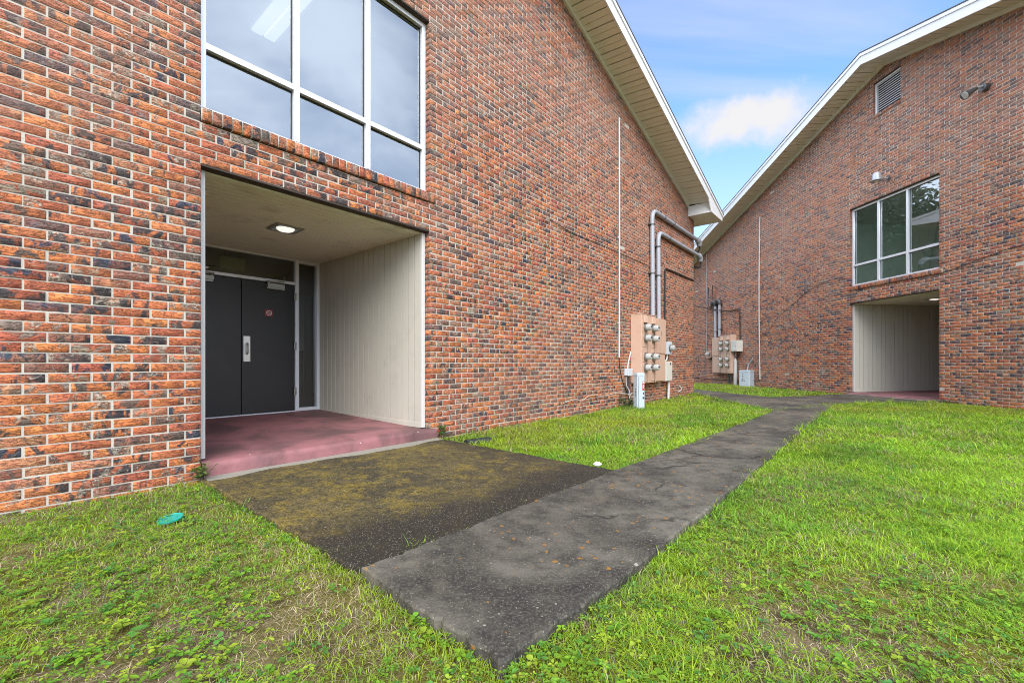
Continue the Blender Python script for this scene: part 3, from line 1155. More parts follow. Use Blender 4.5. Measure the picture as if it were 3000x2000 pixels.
        if sg > 0:
            pl = MB()
            pl.box(0.046, 0.134, D - 0.034, D - 0.0305, 1.013, 1.375)
            for px_ in (0.056, 0.124):
                for pz in (1.023, 1.194, 1.365):
                    pl.lathe([(0.004, 0), (0.003, 0.002)], (px_, D - 0.034, pz), "y", 8)
            pl.build("pull_plate", "steel_plate", do, bevel=0.001)
            pu = MB()
            pu.tube([(0.090, D - 0.034, 1.120), (0.090, D - 0.070, 1.128), (0.090, D - 0.082, 1.160), (0.090, D - 0.082, 1.235), (0.090, D - 0.070, 1.268), (0.090, D - 0.034, 1.276)], 0.0095, 12, 2)
            pu.build("pull_handle", "closer_metal", do, smooth=True)
    # rooms behind the glass: lobby and upper room
    rm = MB()
    rm.quad((-3, D + 4.5, 0.2), (3, D + 4.5, 0.2), (3, D + 4.5, 2.7), (-3, D + 4.5, 2.7))
    rm.quad((-3, D + 0.06, 2.7), (3, D + 0.06, 2.7), (3, D + 4.5, 2.7), (-3, D + 4.5, 2.7))
    for x in (-3, 3): rm.quad((x, D + 0.06, 0.2), (x, D + 4.5, 0.2), (x, D + 4.5, 2.7), (x, D + 0.06, 2.7))
    rm.build("lobby_wall", "room_wall", root)
    rd = MB()
    rd.box(-2.95, 2.95, D + 4.44, D + 4.49, 0.2, 1.30)
    rd.quad((-3, D + 0.05, 0.24), (3, D + 0.05, 0.24), (3, D + 4.5, 0.24), (-3, D + 4.5, 0.24))
    rd.build("lobby_dado", "room_dado", root)
    ur = MB()
    X, Y, Zt = 3.2, 5.5, 5.45
    ur.quad((-X, Y, 2.7), (X, Y, 2.7), (X, Y, Zt), (-X, Y, Zt))
    for x in (-X, X): ur.quad((x, 0.15, 2.7), (x, Y, 2.7), (x, Y, Zt), (x, 0.15, Zt))
    ur.build("room_wall", "room_wall", root)
    uc = MB(); uc.quad((-X, 0.15, Zt), (X, 0.15, Zt), (X, Y, Zt), (-X, Y, Zt)); uc.build("room_ceiling", "room_ceiling", root)
    ud = MB()
    ud.box(-X + 0.02, X - 0.02, Y - 0.06, Y - 0.01, 2.72, 3.75)
    ud.quad((-X, 0.15, 2.72), (X, 0.15, 2.72), (X, Y, 2.72), (-X, Y, 2.72))
    ud.build("room_dado", "room_dado", root)
    bw = MB()   # solid backs between the openings so no daylight leaks in
    bw.box(-X, -HW - 0.001, 0.108, 0.15, 2.62, Zt); bw.box(HW + 0.001, X, 0.108, 0.15, 2.62, Zt)
    bw.box(-X, X, 0.108, 0.15, ROW(74), Zt)
    bw.build("inner_wall", "room_wall", root)
    return root


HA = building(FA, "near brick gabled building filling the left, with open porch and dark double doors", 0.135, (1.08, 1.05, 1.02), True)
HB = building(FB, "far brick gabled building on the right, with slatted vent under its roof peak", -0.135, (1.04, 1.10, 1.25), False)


# ------------------------------------------------------------------ things fixed to the buildings
def fixture_light(F, u, y, z, label, glow="tube_glow"):
    s = F["s"]
    r = on_wall("fluorescent_light", F, u * s, y, z)
    tag(r, label, "ceiling light")
    m = MB()
    m.hexa([(-0.19, -0.61, 0.0), (0.19, -0.61, 0.0), (0.19, 0.61, 0.0), (-0.19, 0.61, 0.0)],
           [(-0.10, -0.61, 0.07), (0.10, -0.61, 0.07), (0.10, 0.61, 0.07), (-0.10, 0.61, 0.07)])
    m.build("housing", "label_white", r, bevel=0.004)
    for dx in (-0.075, 0.075):
        t = MB()
        t.hexa([(dx - 0.060, -0.59, -0.030), (dx + 0.060, -0.59, -0.030), (dx + 0.060, 0.59, -0.030), (dx - 0.060, 0.59, -0.030)],
               [(dx - 0.072, -0.6, -0.002), (dx + 0.072, -0.6, -0.002), (dx + 0.072, 0.6, -0.002), (dx - 0.072, 0.6, -0.002)])
        t.build("tube", glow, r, bevel=0.01)
    return r


fixture_light(FA, 0.05, 1.42, 5.30, "lit fluorescent ceiling light seen through the near building's upper window")
fixture_light(FB, -0.75, 1.9, 5.30, "lit fluorescent ceiling light seen through the far building's upper window", "tube_glow_bright")


def porch_light(F, label, glow="lamp_glow"):
    r = on_wall("porch_light", F, -0.03 * F["s"], 1.15, 2.575)
    tag(r, label, "ceiling light")
    m = MB()
    a, b = 0.155, 0.112
    for (x0, x1, y0, y1) in ((-a, a, -a, -b), (-a, a, b, a), (-a, -b, -b, b), (b, a, -b, b)):
        m.box(x0, x1, y0, y1, -0.016, -0.001)
    m.build("trim_ring", "closer_metal", r, bevel=0.003)
    g = MB()
    g.box(-b, b, -b, b, -0.006, -0.002)
    g.build("reflector", "lamp_metal", r)
    g = MB()
    g.lathe([(0.035, -0.040), (0.070, -0.034), (0.092, -0.020), (0.098, -0.007)], (0, 0, 0), n=28)
    g.build("lens", glow, r, smooth=True)


porch_light(FA, "square recessed lamp glowing in the near porch ceiling boards")
porch_light(FB, "square recessed lamp in the far porch ceiling, mostly hidden by the brick", "lamp_glow_dim")

ex = on_wall("exit_sign", FA, 0.055, 3.15, 2.365)
tag(ex, "unlit yellowish exit sign box hanging behind the glass above the dark doors", "sign")
m = MB(); m.box(-0.165, 0.165, -0.03, 0.03, 0, 0.185); m.build("box", "exit_face", ex, bevel=0.006)
for hx in (-0.10, 0.10):
    m = MB(); m.tube([(hx, 0, 0.185), (hx, 0, 0.335)], 0.008, 8); m.build("hanger", "gasket", ex)

ns = on_wall("no_smoking_sign", FA, 0.385, 2.72 - 0.0335, 1.728)
tag(ns, "small square red no smoking sticker on the right hand dark door", "sign")
m = MB(); m.box(-0.054, 0.054, 0, 0.002, -0.05, 0.05); m.build("plate", "sign_red", ns)
m = MB()
nseg = 40
vs, fs = [], []
for i in range(nseg):
    a = 2 * math.pi * i / nseg
    for rr in (0.031, 0.038):
        vs.append((rr * math.cos(a), -0.0012, rr * math.sin(a)))
for i in range(nseg):
    j = (i + 1) % nseg
    fs.append((2 * i, 2 * i + 1, 2 * j + 1, 2 * j))
m.add(vs, fs)
c45 = math.sqrt(0.5)
m.add([(-0.024, -0.0012, 0.020), (-0.020, -0.0012, 0.024), (0.024, -0.0012, -0.020), (0.020, -0.0012, -0.024)], [(3, 2, 1, 0)])
m.add([(-0.024, -0.001, -0.010), (0.012, -0.001, -0.010), (0.012, -0.001, -0.003), (-0.024, -0.001, -0.003)], [(0, 1, 2, 3)])
m.add([(0.014, -0.001, -0.010), (0.020, -0.001, -0.010), (0.020, -0.001, -0.003), (0.014, -0.001, -0.003)], [(0, 1, 2, 3)])
m.tube([(0.017, -0.001, 0.0), (0.014, -0.001, 0.008), (0.019, -0.001, 0.014), (0.016, -0.001, 0.020)], 0.0012, 4, 1)
m.build("symbol", "label_white", ns)


def conduit(F, u, z0, z1, r, bend, label, name, material, grp=None):
    o = on_wall(name, F, u * F["s"], -0.03, z0)
    tag(o, label, "conduit", grp)
    m = MB()
    n = 14
    pts = [(F["s"] * bend * math.sin(i / n * 3.1), 0, (z1 - z0) * i / n) for i in range(n + 1)]
    m.tube(pts, r, 10)
    m.build("pipe", material, o, smooth=True)
    k = max(3, int((z1 - z0) / 1.4))
    for i in range(k):
        st = MB()
        p = pts[int((i + 0.5) / k * n)]
        st.box(p[0] - r * 2.2, p[0] + r * 2.2, r * 0.4, r * 1.1 + 0.003, p[2] - 0.012, p[2] + 0.012)
        st.lathe([(r * 1.25, 0), (r * 1.25, 0.024)], (p[0], 0, p[2] - 0.012), n=10)
        st.build("clip", material, o)
    return o


conduit(FA, 6.195, 1.11, 6.11, 0.017, 0.01, "long thin white conduit up the near brick wall beside the eaves", "white_conduit", "pvc_white")
conduit(FB, 4.99, 0.40, 6.22, 0.019, 0.05, "long thin white conduit up the far brick wall left of its window", "white_conduit", "pvc_white")
conduit(FB, 8.75, 1.50, 5.82, 0.012, 0.01, "very thin grey conduit on the far wall above the smallest meter box", "grey_conduit", "conduit_grey")


def meter_bank(F, u0, z0, rows, cols, cab, brk, label):
    """metal cabinet of electric meters; u measured from the porch centre, mirrored by the facade"""
    s = F["s"]
    r = on_wall("meter_bank", F, u0 * s, -PROUD, 0.0)
    tag(r, label, "electric meter")
    ua, ub, za, zb, dep = cab
    X = lambda u: (u - u0) * s
    m = MB(); m.box(X(ua), X(ub), -dep, -0.002, za, zb)
    m.box(X(ua) - 0.006, X(ub) + 0.006, -dep - 0.012, -0.002, zb, zb + 0.014) if s > 0 else m.box(X(ua) + 0.006, X(ub) - 0.006, -dep - 0.012, -0.002, zb, zb + 0.014)
    cabo = m.build("cabinet", "meter_paint", r, bevel=0.006)
    # raised covers between the meters
    cw = 0.20
    edges = []
    for cu in cols:
        zz = sorted([za + 0.02, zb - 0.02])
        m = MB()
        cuts = [za + 0.03] + [q for a, b in zip(rows[:-1], rows[1:]) for q in ((a + b) / 2,)] + [zb - 0.03]
        lo = cuts[0]
        for q in cuts[1:]:
            m.box(X(cu - cw / 2), X(cu + cw / 2), -dep - 0.010, -dep - 0.001, lo + 0.006, q - 0.006)
            lo = q
        m.build("meter_cover", "meter_paint", r, bevel=0.003)
        hm = MB()
        zt = zb - 0.02
        hm.hexa([(X(cu) - 0.095, -dep - 0.055, zt - 0.17), (X(cu) + 0.095, -dep - 0.055, zt - 0.17), (X(cu) + 0.095, -dep - 0.012, zt - 0.17), (X(cu) - 0.095, -dep - 0.012, zt - 0.17)],
                [(X(cu) - 0.085, -dep - 0.02, zt), (X(cu) + 0.085, -dep - 0.02, zt), (X(cu) + 0.085, -dep - 0.012, zt), (X(cu) - 0.085, -dep - 0.012, zt)])
        hm.build("breaker_hood", "meter_paint", r, bevel=0.003)
        for rz in rows:
            mm = MB()
            mm.lathe([(0.088, 0.0), (0.092, 0.012), (0.092, 0.035), (0.080, 0.042)], (X(cu), -dep - 0.008, rz), "y", 22)
            mo = mm.build("meter", "meter_ring", r, smooth=True)
            gl = MB()
            gl.lathe([(0.070, 0.0), (0.069, 0.075), (0.060, 0.100), (0.030, 0.106)], (X(cu), -dep - 0.05, rz), "y", 22)
            gl.build("dome", "meter_glass", mo, smooth=True)
            fc = MB()
            fc.box(X(cu) - 0.040, X(cu) + 0.040, -dep - 0.1585, -dep - 0.150, rz - 0.004, rz + 0.026)
            fc.build("dial", "ink", mo)
    ba, bb, bz0, bz1, bd, split = brk
    m = MB(); m.box(X(ba), X(bb), -bd, -0.002, bz0, bz1)
    m.build("breaker_box", "meter_paint", r, bevel=0.006)
    for (q0, q1, t) in ((bz0 + 0.01, split - 0.008, 0.008), (split, bz1 - 0.01, 0.026)):
        d = MB(); d.box(X(ba + 0.035), X(bb - 0.005), -bd - t, -bd + 0.001, q0, q1)
        do = d.build("breaker_door", "meter_paint", r, bevel=0.004)
    l = MB(); xm = (X(ba) + X(bb)) / 2
    l.box(xm - 0.012, xm + 0.012, -bd - 0.034, -bd - 0.026, split + 0.42, split + 0.52); l.build("latch", "closer_metal", do)
    for cu in list(cols) + [ub - 0.012]:
        sm = MB()
        sm.box(X(cu + 0.108) - 0.004, X(cu + 0.108) + 0.004, -dep - 0.0115, -dep - 0.0005, za + 0.01, zb - 0.01) if cu < ub - 0.05 else \
            sm.box(X(ub + 0.03) - 0.02, X(ub + 0.03) + 0.02, -0.12, -0.004, za + 0.02, zb - 0.04)
        sm.build("seam", "gasket", r)
    # cable stubs into the ground
    t = MB()
    for q in (0.35, 0.5):
        uu = ua + (ub - ua) * q
        t.tube([(X(uu), -0.10, za), (X(uu) + 0.02, -0.09, (za + 0.05) / 2), (X(uu), -0.09, 0.0)], 0.022, 10)
    t.build("feed_pipe", "dark_metal", r)
    return r


RA = (0.89, 1.13, 1.535, 1.77)
meter_bank(FA, 7.05, 0, RA, (6.97, 7.40), (6.80, 7.62, 0.55, 2.06, 0.25), (7.70, 8.28, 0.56, 2.04, 0.20, 1.22),
           "salmon meter cabinet with eight round meters on the near brick wall behind the tall pedestal")
meter_bank(FB, 7.05, 0, RA, (6.62, 7.08), (6.48, 7.27, 0.58, 2.09, 0.25), (7.36, 7.92, 0.58, 2.03, 0.20, 1.28),
           "salmon meter cabinet with eight round meters on the far wall below two short pipes")


def service_pipe(F, pts, r, label, clamps, head=True, grp=None):
    s = F["s"]
    b = pts[0]
    o = on_wall("service_conduit", F, b[0] * s, -0.07, b[2])
    tag(o, label, "conduit", grp)
    P = [((p[0] - b[0]) * s, p[1] + 0.07, p[2] - b[2]) for p in pts]
    # round the corners
    Q = [Vector(P[0])]
    for a, c, d in zip(P[:-2], P[1:-1], P[2:]):
        a, c, d = Vector(a), Vector(c), Vector(d)
        rad = min(0.26, (c - a).length * 0.45, (d - c).length * 0.45)
        p0, p1 = c + (a - c).normalized() * rad, c + (d - c).normalized() * rad
        for i in range(9):
            t = i / 8
            Q.append(p0 * (1 - t) ** 2 + c * 2 * t * (1 - t) + p1 * t * t)
    Q.append(Vector(P[-1]))
    m = MB(); m.tube(Q, r, 14); m.build("pipe", "conduit_grey", o, smooth=True)
    for (q, ax) in clamps:
        c = MB()
        v = Vector(((q[0] - b[0]) * s, 0.0, q[2] - b[2]))
        if ax == "z":
            c.lathe([(r * 1.14, 0), (r * 1.14, 0.03)], (v.x, 0, v.z), n=14)
            c.box(v.x - r * 2, v.x + r * 2, 0.0, 0.062, v.z, v.z + 0.03)
        else:
            c.tube([(v.x, 0, v.z), (v.x + 0.03, 0, v.z)], r * 1.14, 14)
        c.build("clamp", "dark_metal", o)
    if head:
        e, d = Q[-1], (Q[-1] - Q[-2]).normalized()
        h = MB()
        h.tube([e - d * 0.02, e + d * 0.06, e + d * 0.14 + Vector((0, 0, -0.03)), e + d * 0.19 + Vector((0, 0, -0.14))], [r * 1.25, r * 1.6, r * 1.6, r * 1.2], 14, 1)
        h.build("weatherhead", "conduit_grey", o, smooth=True)
        w = MB()
        for k in range(3):
            q = e + d * (0.17 + 0.02 * k) + Vector((0, 0.02 * (k - 1), -0.13))
            w.tube([q, q + d * 0.03 + Vector((0, 0, -0.10)), q - d * 0.10 + Vector((0, 0.0, -0.20 - 0.03 * k)), q - d * 0.24 + Vector((0, 0.18, -0.16))], 0.011, 6, 2)
        w.build("drip_loop", "black_rubber", o, smooth=True)
    return o


service_pipe(FA, [(7.87, -0.07, 2.05), (7.83, -0.07, 4.62), (11.20, -0.07, 4.62)], 0.052,
             "taller of two grey service pipes bending along the near wall to its corner",
             [((7.85, 0, 3.1), "z"), ((7.83, 0, 4.25), "z"), ((8.55, 0, 4.62), "x"), ((9.2, 0, 4.62), "x")])
service_pipe(FA, [(8.24, -0.07, 2.03), (8.20, -0.07, 4.18), (11.30, -0.07, 4.18)], 0.052,
             "lower of two grey service pipes bending along the near wall to its corner",
             [((8.22, 0, 3.1), "z"), ((8.20, 0, 3.8), "z"), ((8.9, 0, 4.18), "x")])


def riser(F, u, z0, z1, label):
    s = F["s"]
    o = on_wall("service_conduit", F, u * s, -0.09, z0)
    tag(o, label, "conduit")
    m = MB(); m.tube([(0, 0, 0), (0, 0, z1 - z0)], 0.055, 14); m.build("pipe", "conduit_grey", o, smooth=True)
    h = MB()
    H = z1 - z0
    h.tube([(0, 0, H - 0.02), (0, 0, H + 0.10), (-0.10, -0.01, H + 0.17), (-0.22, -0.02, H + 0.10), (-0.25, -0.02, H + 0.02)], [0.062, 0.075, 0.085, 0.085, 0.07], 14, 1)
    h.build("weatherhead", "dark_metal", o, smooth=True)
    w = MB()
    for k in range(3):
        q = Vector((-0.24, 0.03 * (k - 1) - 0.02, H + 0.03))
        w.tube([q, q + Vector((-0.10, 0, -0.12)), q + Vector((-0.28 - 0.05 * k, 0, 0.05)), q + Vector((-0.24 - 0.06 * k, 0, 0.55)), q + Vector((-0.14 - 0.04 * k, -0.05, 0.80))], 0.010, 6, 2)
    w.build("drip_loop", "black_rubber", o, smooth=True)
    for q in (0.28, H - 0.05):
        c = MB()
        c.lathe([(0.062, 0), (0.062, 0.03)], (0, 0, q), n=14); c.box(-0.11, 0.11, 0.0, 0.08, q, q + 0.03)
        c.build("clamp", "dark_metal", o)


riser(FB, 7.57, 2.09, 3.45, "right hand of two short grey pipes above the far meter cabinet")
riser(FB, 7.90, 2.02, 3.42, "left hand of two short grey pipes above the far meter cabinet")


def cable(F, name, pts, r, material, label, cat="cable", smooth=1):
    s = F["s"]
    b = pts[0]
    o = on_wall(name, F, b[0] * s, b[1], b[2])
    tag(o, label, cat)
    m = MB(); m.tube([((p[0] - b[0]) * s, p[1] - b[1], p[2] - b[2]) for p in pts], r, 8, smooth)
    m.build("strand", material, o, smooth=True)
    return o


cable(FA, "black_cable", [(8.74, -0.03, 1.55), (8.74, -0.03, 2.1), (8.745, -0.03, 3.34), (8.80, -0.03, 3.39), (9.5, -0.03, 3.395), (10.2, -0.035, 3.39), (11.05, -0.03, 3.41), (11.2, 0.1, 3.42)], 0.021, "black_rubber",
      "thick black cable rising beside the near meter cabinet and turning to the corner")
cable(FA, "telephone_wire", [(3.7, -0.02, 3.36), (4.2, -0.02, 3.31), (4.68, -0.02, 3.285), (5.42, -0.02, 3.32), (6.07, -0.02, 3.30), (6.8, -0.02, 3.285), (7.7, -0.02, 3.29), (7.8, -0.02, 3.24)], 0.0055, "black_rubber",
      "thin dark wire sagging across the near brick wall behind the white conduit", "cable", 2)
cable(FA, "loose_wire", [(4.1, -0.02, 0.30), (4.5, -0.02, 0.36), (4.68, -0.02, 0.28), (5.0, -0.02, 0.40), (5.55, -0.02, 0.33), (6.05, -0.02, 0.38), (6.30, -0.03, 0.36), (6.45, -0.2, 0.33)], 0.0045, "box_cream",
      "pale loose wire drooping low along the near brick wall to the pedestal", "cable", 2)
cable(FA, "ground_wire", [(6.215, -0.02, 1.10), (6.25, -0.02, 0.85), (6.40, -0.02, 0.55), (6.75, -0.03, 0.18), (6.85, -0.04, 0.06)], 0.009, "black_rubber",
      "black wire hanging from the foot of the near white conduit to the grass", "cable", 2)
cable(FA, "coiled_wire", [(6.52, -0.03, 0.70), (6.50, -0.04, 0.50), (6.56, -0.10, 0.40), (6.44, -0.12, 0.30), (6.60, -0.14, 0.24), (6.72, -0.16, 0.33), (6.50, -0.16, 0.38), (6.40, -0.14, 0.22), (6.62, -0.20, 0.18), (6.70, -0.22, 0.26)], 0.009, "pvc_white",
      "tangle of pale wire coiled between the small grey junction box and the pedestal", "cable", 3)
cable(FA, "wire_stub", [(9.84, -0.02, 0.37), (9.93, -0.05, 0.28), (9.90, -0.03, 0.24), (9.72, -0.02, 0.215)], 0.012, "pvc_white",
      "short bent white wire stub low on the near wall close to its corner", "cable", 1)
cable(FA, "white_riser_wire", [(6.60, -0.03, 0.87), (6.62, -0.03, 1.0), (6.68, -0.04, 1.12), (6.72, -0.04, 1.24)], 0.014, "pvc_white",
      "short white wire curving up from the small junction box by the meter cabinet", "cable", 2)
cable(FB, "black_cable", [(11.0, -0.35, 3.80), (10.0, -0.25, 3.72), (7.92, -0.16, 3.25), (6.88, -0.05, 3.06), (6.40, -0.04, 3.09), (6.25, -0.04, 3.03), (6.20, -0.04, 2.80), (6.19, -0.04, 1.61), (6.21, -0.05, 1.28), (6.30, -0.08, 1.16), (6.42, -0.10, 1.22), (6.42, -0.10, 1.42)], 0.020, "black_rubber",
      "black cable swagged across the far wall and dropping to the grey meter cabinet side box", "cable", 2)
cable(FB, "wall_wire", [(5.77, -0.02, 2.30), (5.30, -0.02, 1.99), (4.75, -0.02, 1.97), (4.30, -0.02, 2.30), (4.07, -0.02, 2.54), (3.2, -0.02, 2.95), (2.4, -0.02, 3.3), (1.64, -0.02, 3.40), (1.3, -0.02, 3.30)], 0.0055, "black_rubber",
      "thin dark wire looping across the far wall towards its window", "cable", 2)
cable(FB, "eaves_wire", [(-1.18, -0.02, 2.93), (-1.6, -0.02, 3.0), (-2.1, -0.02, 3.1), (-2.5, -0.02, 3.16), (-3.2, -0.02, 3.2)], 0.006, "black_rubber",
      "thin dark wire running right from the far window sill across brick", "cable", 2)
cable(FB, "ground_wire", [(5.0, -0.03, 0.40), (5.05, -0.03, 0.36), (5.6, -0.03, 0.34), (6.6, -0.03, 0.30), (8.0, -0.03, 0.28), (9.8, -0.03, 0.30), (10.6, -0.03, 0.30)], 0.010, "black_rubber",
      "black wire running low along the far wall behind the short pedestal", "cable", 1)


def box_thing(F, name, u, z, w, d, h, material, label, cat, door=True, extra=None):
    s = F["s"]
    o = on_wall(name, F, u * s, -PROUD, z)
    tag(o, label, cat)
    m = MB(); m.box(-w / 2, w / 2, -d, -0.002, 0, h); m.build("body", material, o, bevel=0.006)
    if door:
        q = MB(); q.box(-w / 2 + 0.012, w / 2 - 0.012, -d - 0.012, -d - 0.001, 0.015, h - 0.015); q.build("cover", material, o, bevel=0.004)
        k = MB(); k.box(w / 2 - 0.05, w / 2 - 0.03, -d - 0.018, -d - 0.011, h * 0.42, h * 0.55); k.build("latch", "closer_metal", o)
    return o


o = box_thing(FA, "meter_socket", 8.86, 1.21, 0.28, 0.12, 0.32, "box_grey", "small pale grey box with one meter beside the near meter cabinet", "electric meter", False)
m = MB(); m.lathe([(0.085, 0), (0.085, 0.03), (0.075, 0.035)], (-0.03, -0.122, 0.16), "y", 20); mm = m.build("meter", "meter_ring", o, smooth=True)
m = MB(); m.lathe([(0.072, 0), (0.070, 0.07), (0.05, 0.09)], (-0.03, -0.157, 0.16), "y", 20); m.build("dome", "meter_glass", mm, smooth=True)
m = MB(); m.tube([(-0.06, -0.06, 0.0), (-0.06, -0.06, -0.10), (-0.14, -0.06, -0.16), (-0.24, -0.06, -0.17)], 0.018, 10, 2); m.build("elbow", "box_cream", o, smooth=True)
o = box_thing(FA, "disconnect_box", 8.70, 0.54, 0.40, 0.15, 0.49, "box_cream", "cream disconnect box at the lower right of the near meter cabinet", "electric box")
m = MB(); m.tube([(0.18, -0.075, 0.0), (0.17, -0.075, -0.2), (0.15, -0.07, -0.50)], 0.030, 12); m.build("drain_pipe", "pvc_white", o, smooth=True)
m = MB(); m.box(0.02, 0.09, -0.166, -0.1615, 0.40, 0.46); m.build("rating_plate", "dark_metal", o)
o = box_thing(FA, "junction_box", 6.58, 0.72, 0.20, 0.09, 0.15, "box_grey", "little grey junction box left of the near meter cabinet", "electric box", False)
m = MB(); m.box(-0.105, 0.105, -0.10, -0.089, -0.005, 0.155); m.build("cover", "box_grey", o, bevel=0.004)
m = MB()
for q in (-0.04, 0.03): m.tube([(q, -0.05, 0), (q + 0.02, -0.05, -0.2), (q + 0.03, -0.06, -0.42)], 0.013, 8, 1)
m.build("tail_wire", "dark_metal", o)
o = box_thing(FB, "side_box", 6.25, 1.43, 0.38, 0.25, 0.43, "box_cream", "square cream box beside the far meter cabinet with black cable behind", "electric box")
m = MB(); m.box(0.0, 0.07, -0.268, -0.2625, 0.08, 0.16); m.build("paper_tag", "label_white", o)
o = box_thing(FB, "meter_socket", 8.45, 1.20, 0.34, 0.10, 0.30, "meter_paint", "smallest meter box at the left end of the far meter cabinet", "electric meter", False)
m = MB(); m.lathe([(0.09, 0), (0.09, 0.03), (0.08, 0.04)], (0.07, -0.102, 0.17), "y", 20); mm = m.build("meter", "meter_ring", o, smooth=True)
m = MB(); m.lathe([(0.077, 0), (0.075, 0.09), (0.05, 0.11)], (0.07, -0.142, 0.17), "y", 20); m.build("dome", "meter_glass", mm, smooth=True)
m = MB(); m.tube([(0.05, -0.05, 0.0), (0.09, -0.06, -0.07), (0.16, -0.06, -0.05), (0.2, -0.06, 0.02)], 0.02, 8, 2); m.build("elbow", "black_rubber", o, smooth=True)
o = on_wall("white_downpipe", FB, -6.42, -0.09, 0.05)
tag(o, "white vertical pipe under the far cream side box", "conduit")
m = MB(); m.tube([(0, 0, 0), (0, 0, 1.02)], 0.065, 14); m.build("pipe", "pvc_white", o, smooth=True)
m = MB(); m.lathe([(0.065, 0), (0.03, 0.06), (0.022, 0.35)], (0, 0, 1.02), n=12); m.build("reducer", "pvc_white", o, smooth=True)


def pedestal(name, loc, rz, w, d, h, label, warn):
    o = empty(name, loc, rz)
    tag(o, label, "utility pedestal")
    m = MB()
    ch = 0.03
    poly = [(-w / 2, -d / 2 + ch), (-w / 2 + ch, -d / 2), (w / 2 - ch, -d / 2), (w / 2, -d / 2 + ch), (w / 2, d / 2), (-w / 2, d / 2)]
    m.prism(poly, -0.1, h - 0.06)
    m.build("body", "pedestal_paint", o, bevel=0.005)
    c = MB(); c.prism([(x * 1.05, y * 1.05) for x, y in poly], h - 0.07, h - 0.02)
    c.prism([(x * 0.93, y * 0.93) for x, y in poly], h - 0.02, h)
    c.build("cap", "pedestal_paint", o, bevel=0.008)
    s = MB(); s.box(-w / 2 + ch - 0.012, -w / 2 + ch - 0.006, -d / 2 - 0.003, -d / 2 + 0.002, 0.02, h - 0.08); s.build("seam", "gasket", o)
    if warn:
        a, b = w / 2 - 0.085, w / 2 - 0.030
        y = -d / 2 - 0.0015
        q = MB(); q.quad((a, y, h - 0.36), (b, y, h - 0.36), (b, y, h - 0.17), (a, y, h - 0.17)); q.build("warning_label", "warn_red", o)
        q = MB()
        y2 = y - 0.001
        q.quad((a + 0.008, y2, h - 0.215), (b - 0.008, y2, h - 0.215), (b - 0.008, y2, h - 0.185), (a + 0.008, y2, h - 0.185))
        for k in range(4): q.quad((a + 0.01, y2, h - 0.25 - k * 0.022), (b - 0.01, y2, h - 0.25 - k * 0.022), (b - 0.01, y2, h - 0.242 - k * 0.022), (a + 0.01, y2, h - 0.242 - k * 0.022))
        q.build("label_text", "label_white", o)
        q = MB()
        q.quad((a + 0.02, y, h - 0.44), (a + 0.045, y, h - 0.44), (a + 0.045, y, h - 0.395), (a + 0.02, y, h - 0.395))
        q.quad((a + 0.008, y, h - 0.53), (b - 0.005, y, h - 0.53), (b - 0.005, y, h - 0.49), (a + 0.008, y, h - 0.49))
        for k in range(6): q.quad((-w / 2 - 0.0015, -d / 2 + 0.09, h - 0.34 - k * 0.03), (-w / 2 - 0.0015, -d / 2 + 0.065, h - 0.34 - k * 0.03), (-w / 2 - 0.0015, -d / 2 + 0.065, h - 0.325 - k * 0.03), (-w / 2 - 0.0015, -d / 2 + 0.09, h - 0.325 - k * 0.03))
        q.build("stencil_mark", "ink", o)
    else:
        q = MB()
        y = -d / 2 - 0.0015
        for k in range(5): q.quad((-0.06, y, h - 0.16 - k * 0.06), (-0.02, y, h - 0.16 - k * 0.06), (-0.02, y, h - 0.135 - k * 0.06), (-0.06, y, h - 0.135 - k * 0.06))
        q.quad((-0.09, y, 0.22), (-0.05, y, 0.22), (-0.05, y, 0.26), (-0.09, y, 0.26)); q.quad((0.0, y, 0.22), (0.04, y, 0.22), (0.04, y, 0.25), (0.0, y, 0.25))
        q.build("stencil_mark", "ink", o)
    return o


pedestal("utility_pedestal", (*to_world(FA, 6.32, -0.42, 0)[:2], 0.05), FA["rz"] - R(28), 0.19, 0.15, 0.74,
         "tall pale blue utility pedestal with a red warning label by the near wall", True)
pedestal("utility_pedestal", (9.33, 16.75, 0.10) if False else (*to_world(FB, -5.5, -0.22, 0)[:2], 0.10), FB["rz"] + R(25), 0.42, 0.30, 0.62,
         "short pale blue utility pedestal standing in grass by the far wall", False)
cable(FB, "pedestal_pipe", [(6.05, -0.1, 0.60), (6.05, -0.08, 0.94), (5.95, -0.06, 1.02), (5.74, -0.04, 1.14)], 0.022, "conduit_grey", "short grey pipe bending up out of the far pedestal", "conduit", 0) if False else \
    cable(FB, "pedestal_pipe", [(5.60, -0.15, 0.60), (5.60, -0.08, 0.92), (5.40, -0.04, 1.14)], 0.022, "conduit_grey", "short grey pipe bending up behind the far pedestal", "conduit", 0)

# wall lamp over the far window: bell shade on a short arm
o = on_wall("wall_lamp", FB, -0.02, -PROUD, 5.52)
tag(o, "pale grey bell shaped wall lamp above the far building's window", "lamp")
m = MB(); m.lathe([(0.05, 0.0), (0.05, 0.03)], (0, 0, 0), "y", 16)
m.build("wall_plate", "dark_metal", o)
m = MB(); m.tube([(0, -0.02, 0.0), (0.0, -0.14, 0.0), (0.02, -0.24, 0.03)], 0.022, 10, 1); m.build("arm", "lamp_metal", o, smooth=True)
m = MB(); m.lathe([(0.140, -0.10), (0.140, -0.088), (0.092, -0.06), (0.085, 0.06), (0.066, 0.10), (0.03, 0.112)], (0.02, -0.33, 0.02), n=24); m.build("shade", "lamp_metal", o, smooth=True, sharp=50)
m = MB(); m.lathe([(0.02, -0.135), (0.045, -0.12), (0.05, -0.099)], (0.02, -0.33, 0.02), n=16); m.build("bulb", "label_white", o, smooth=True)
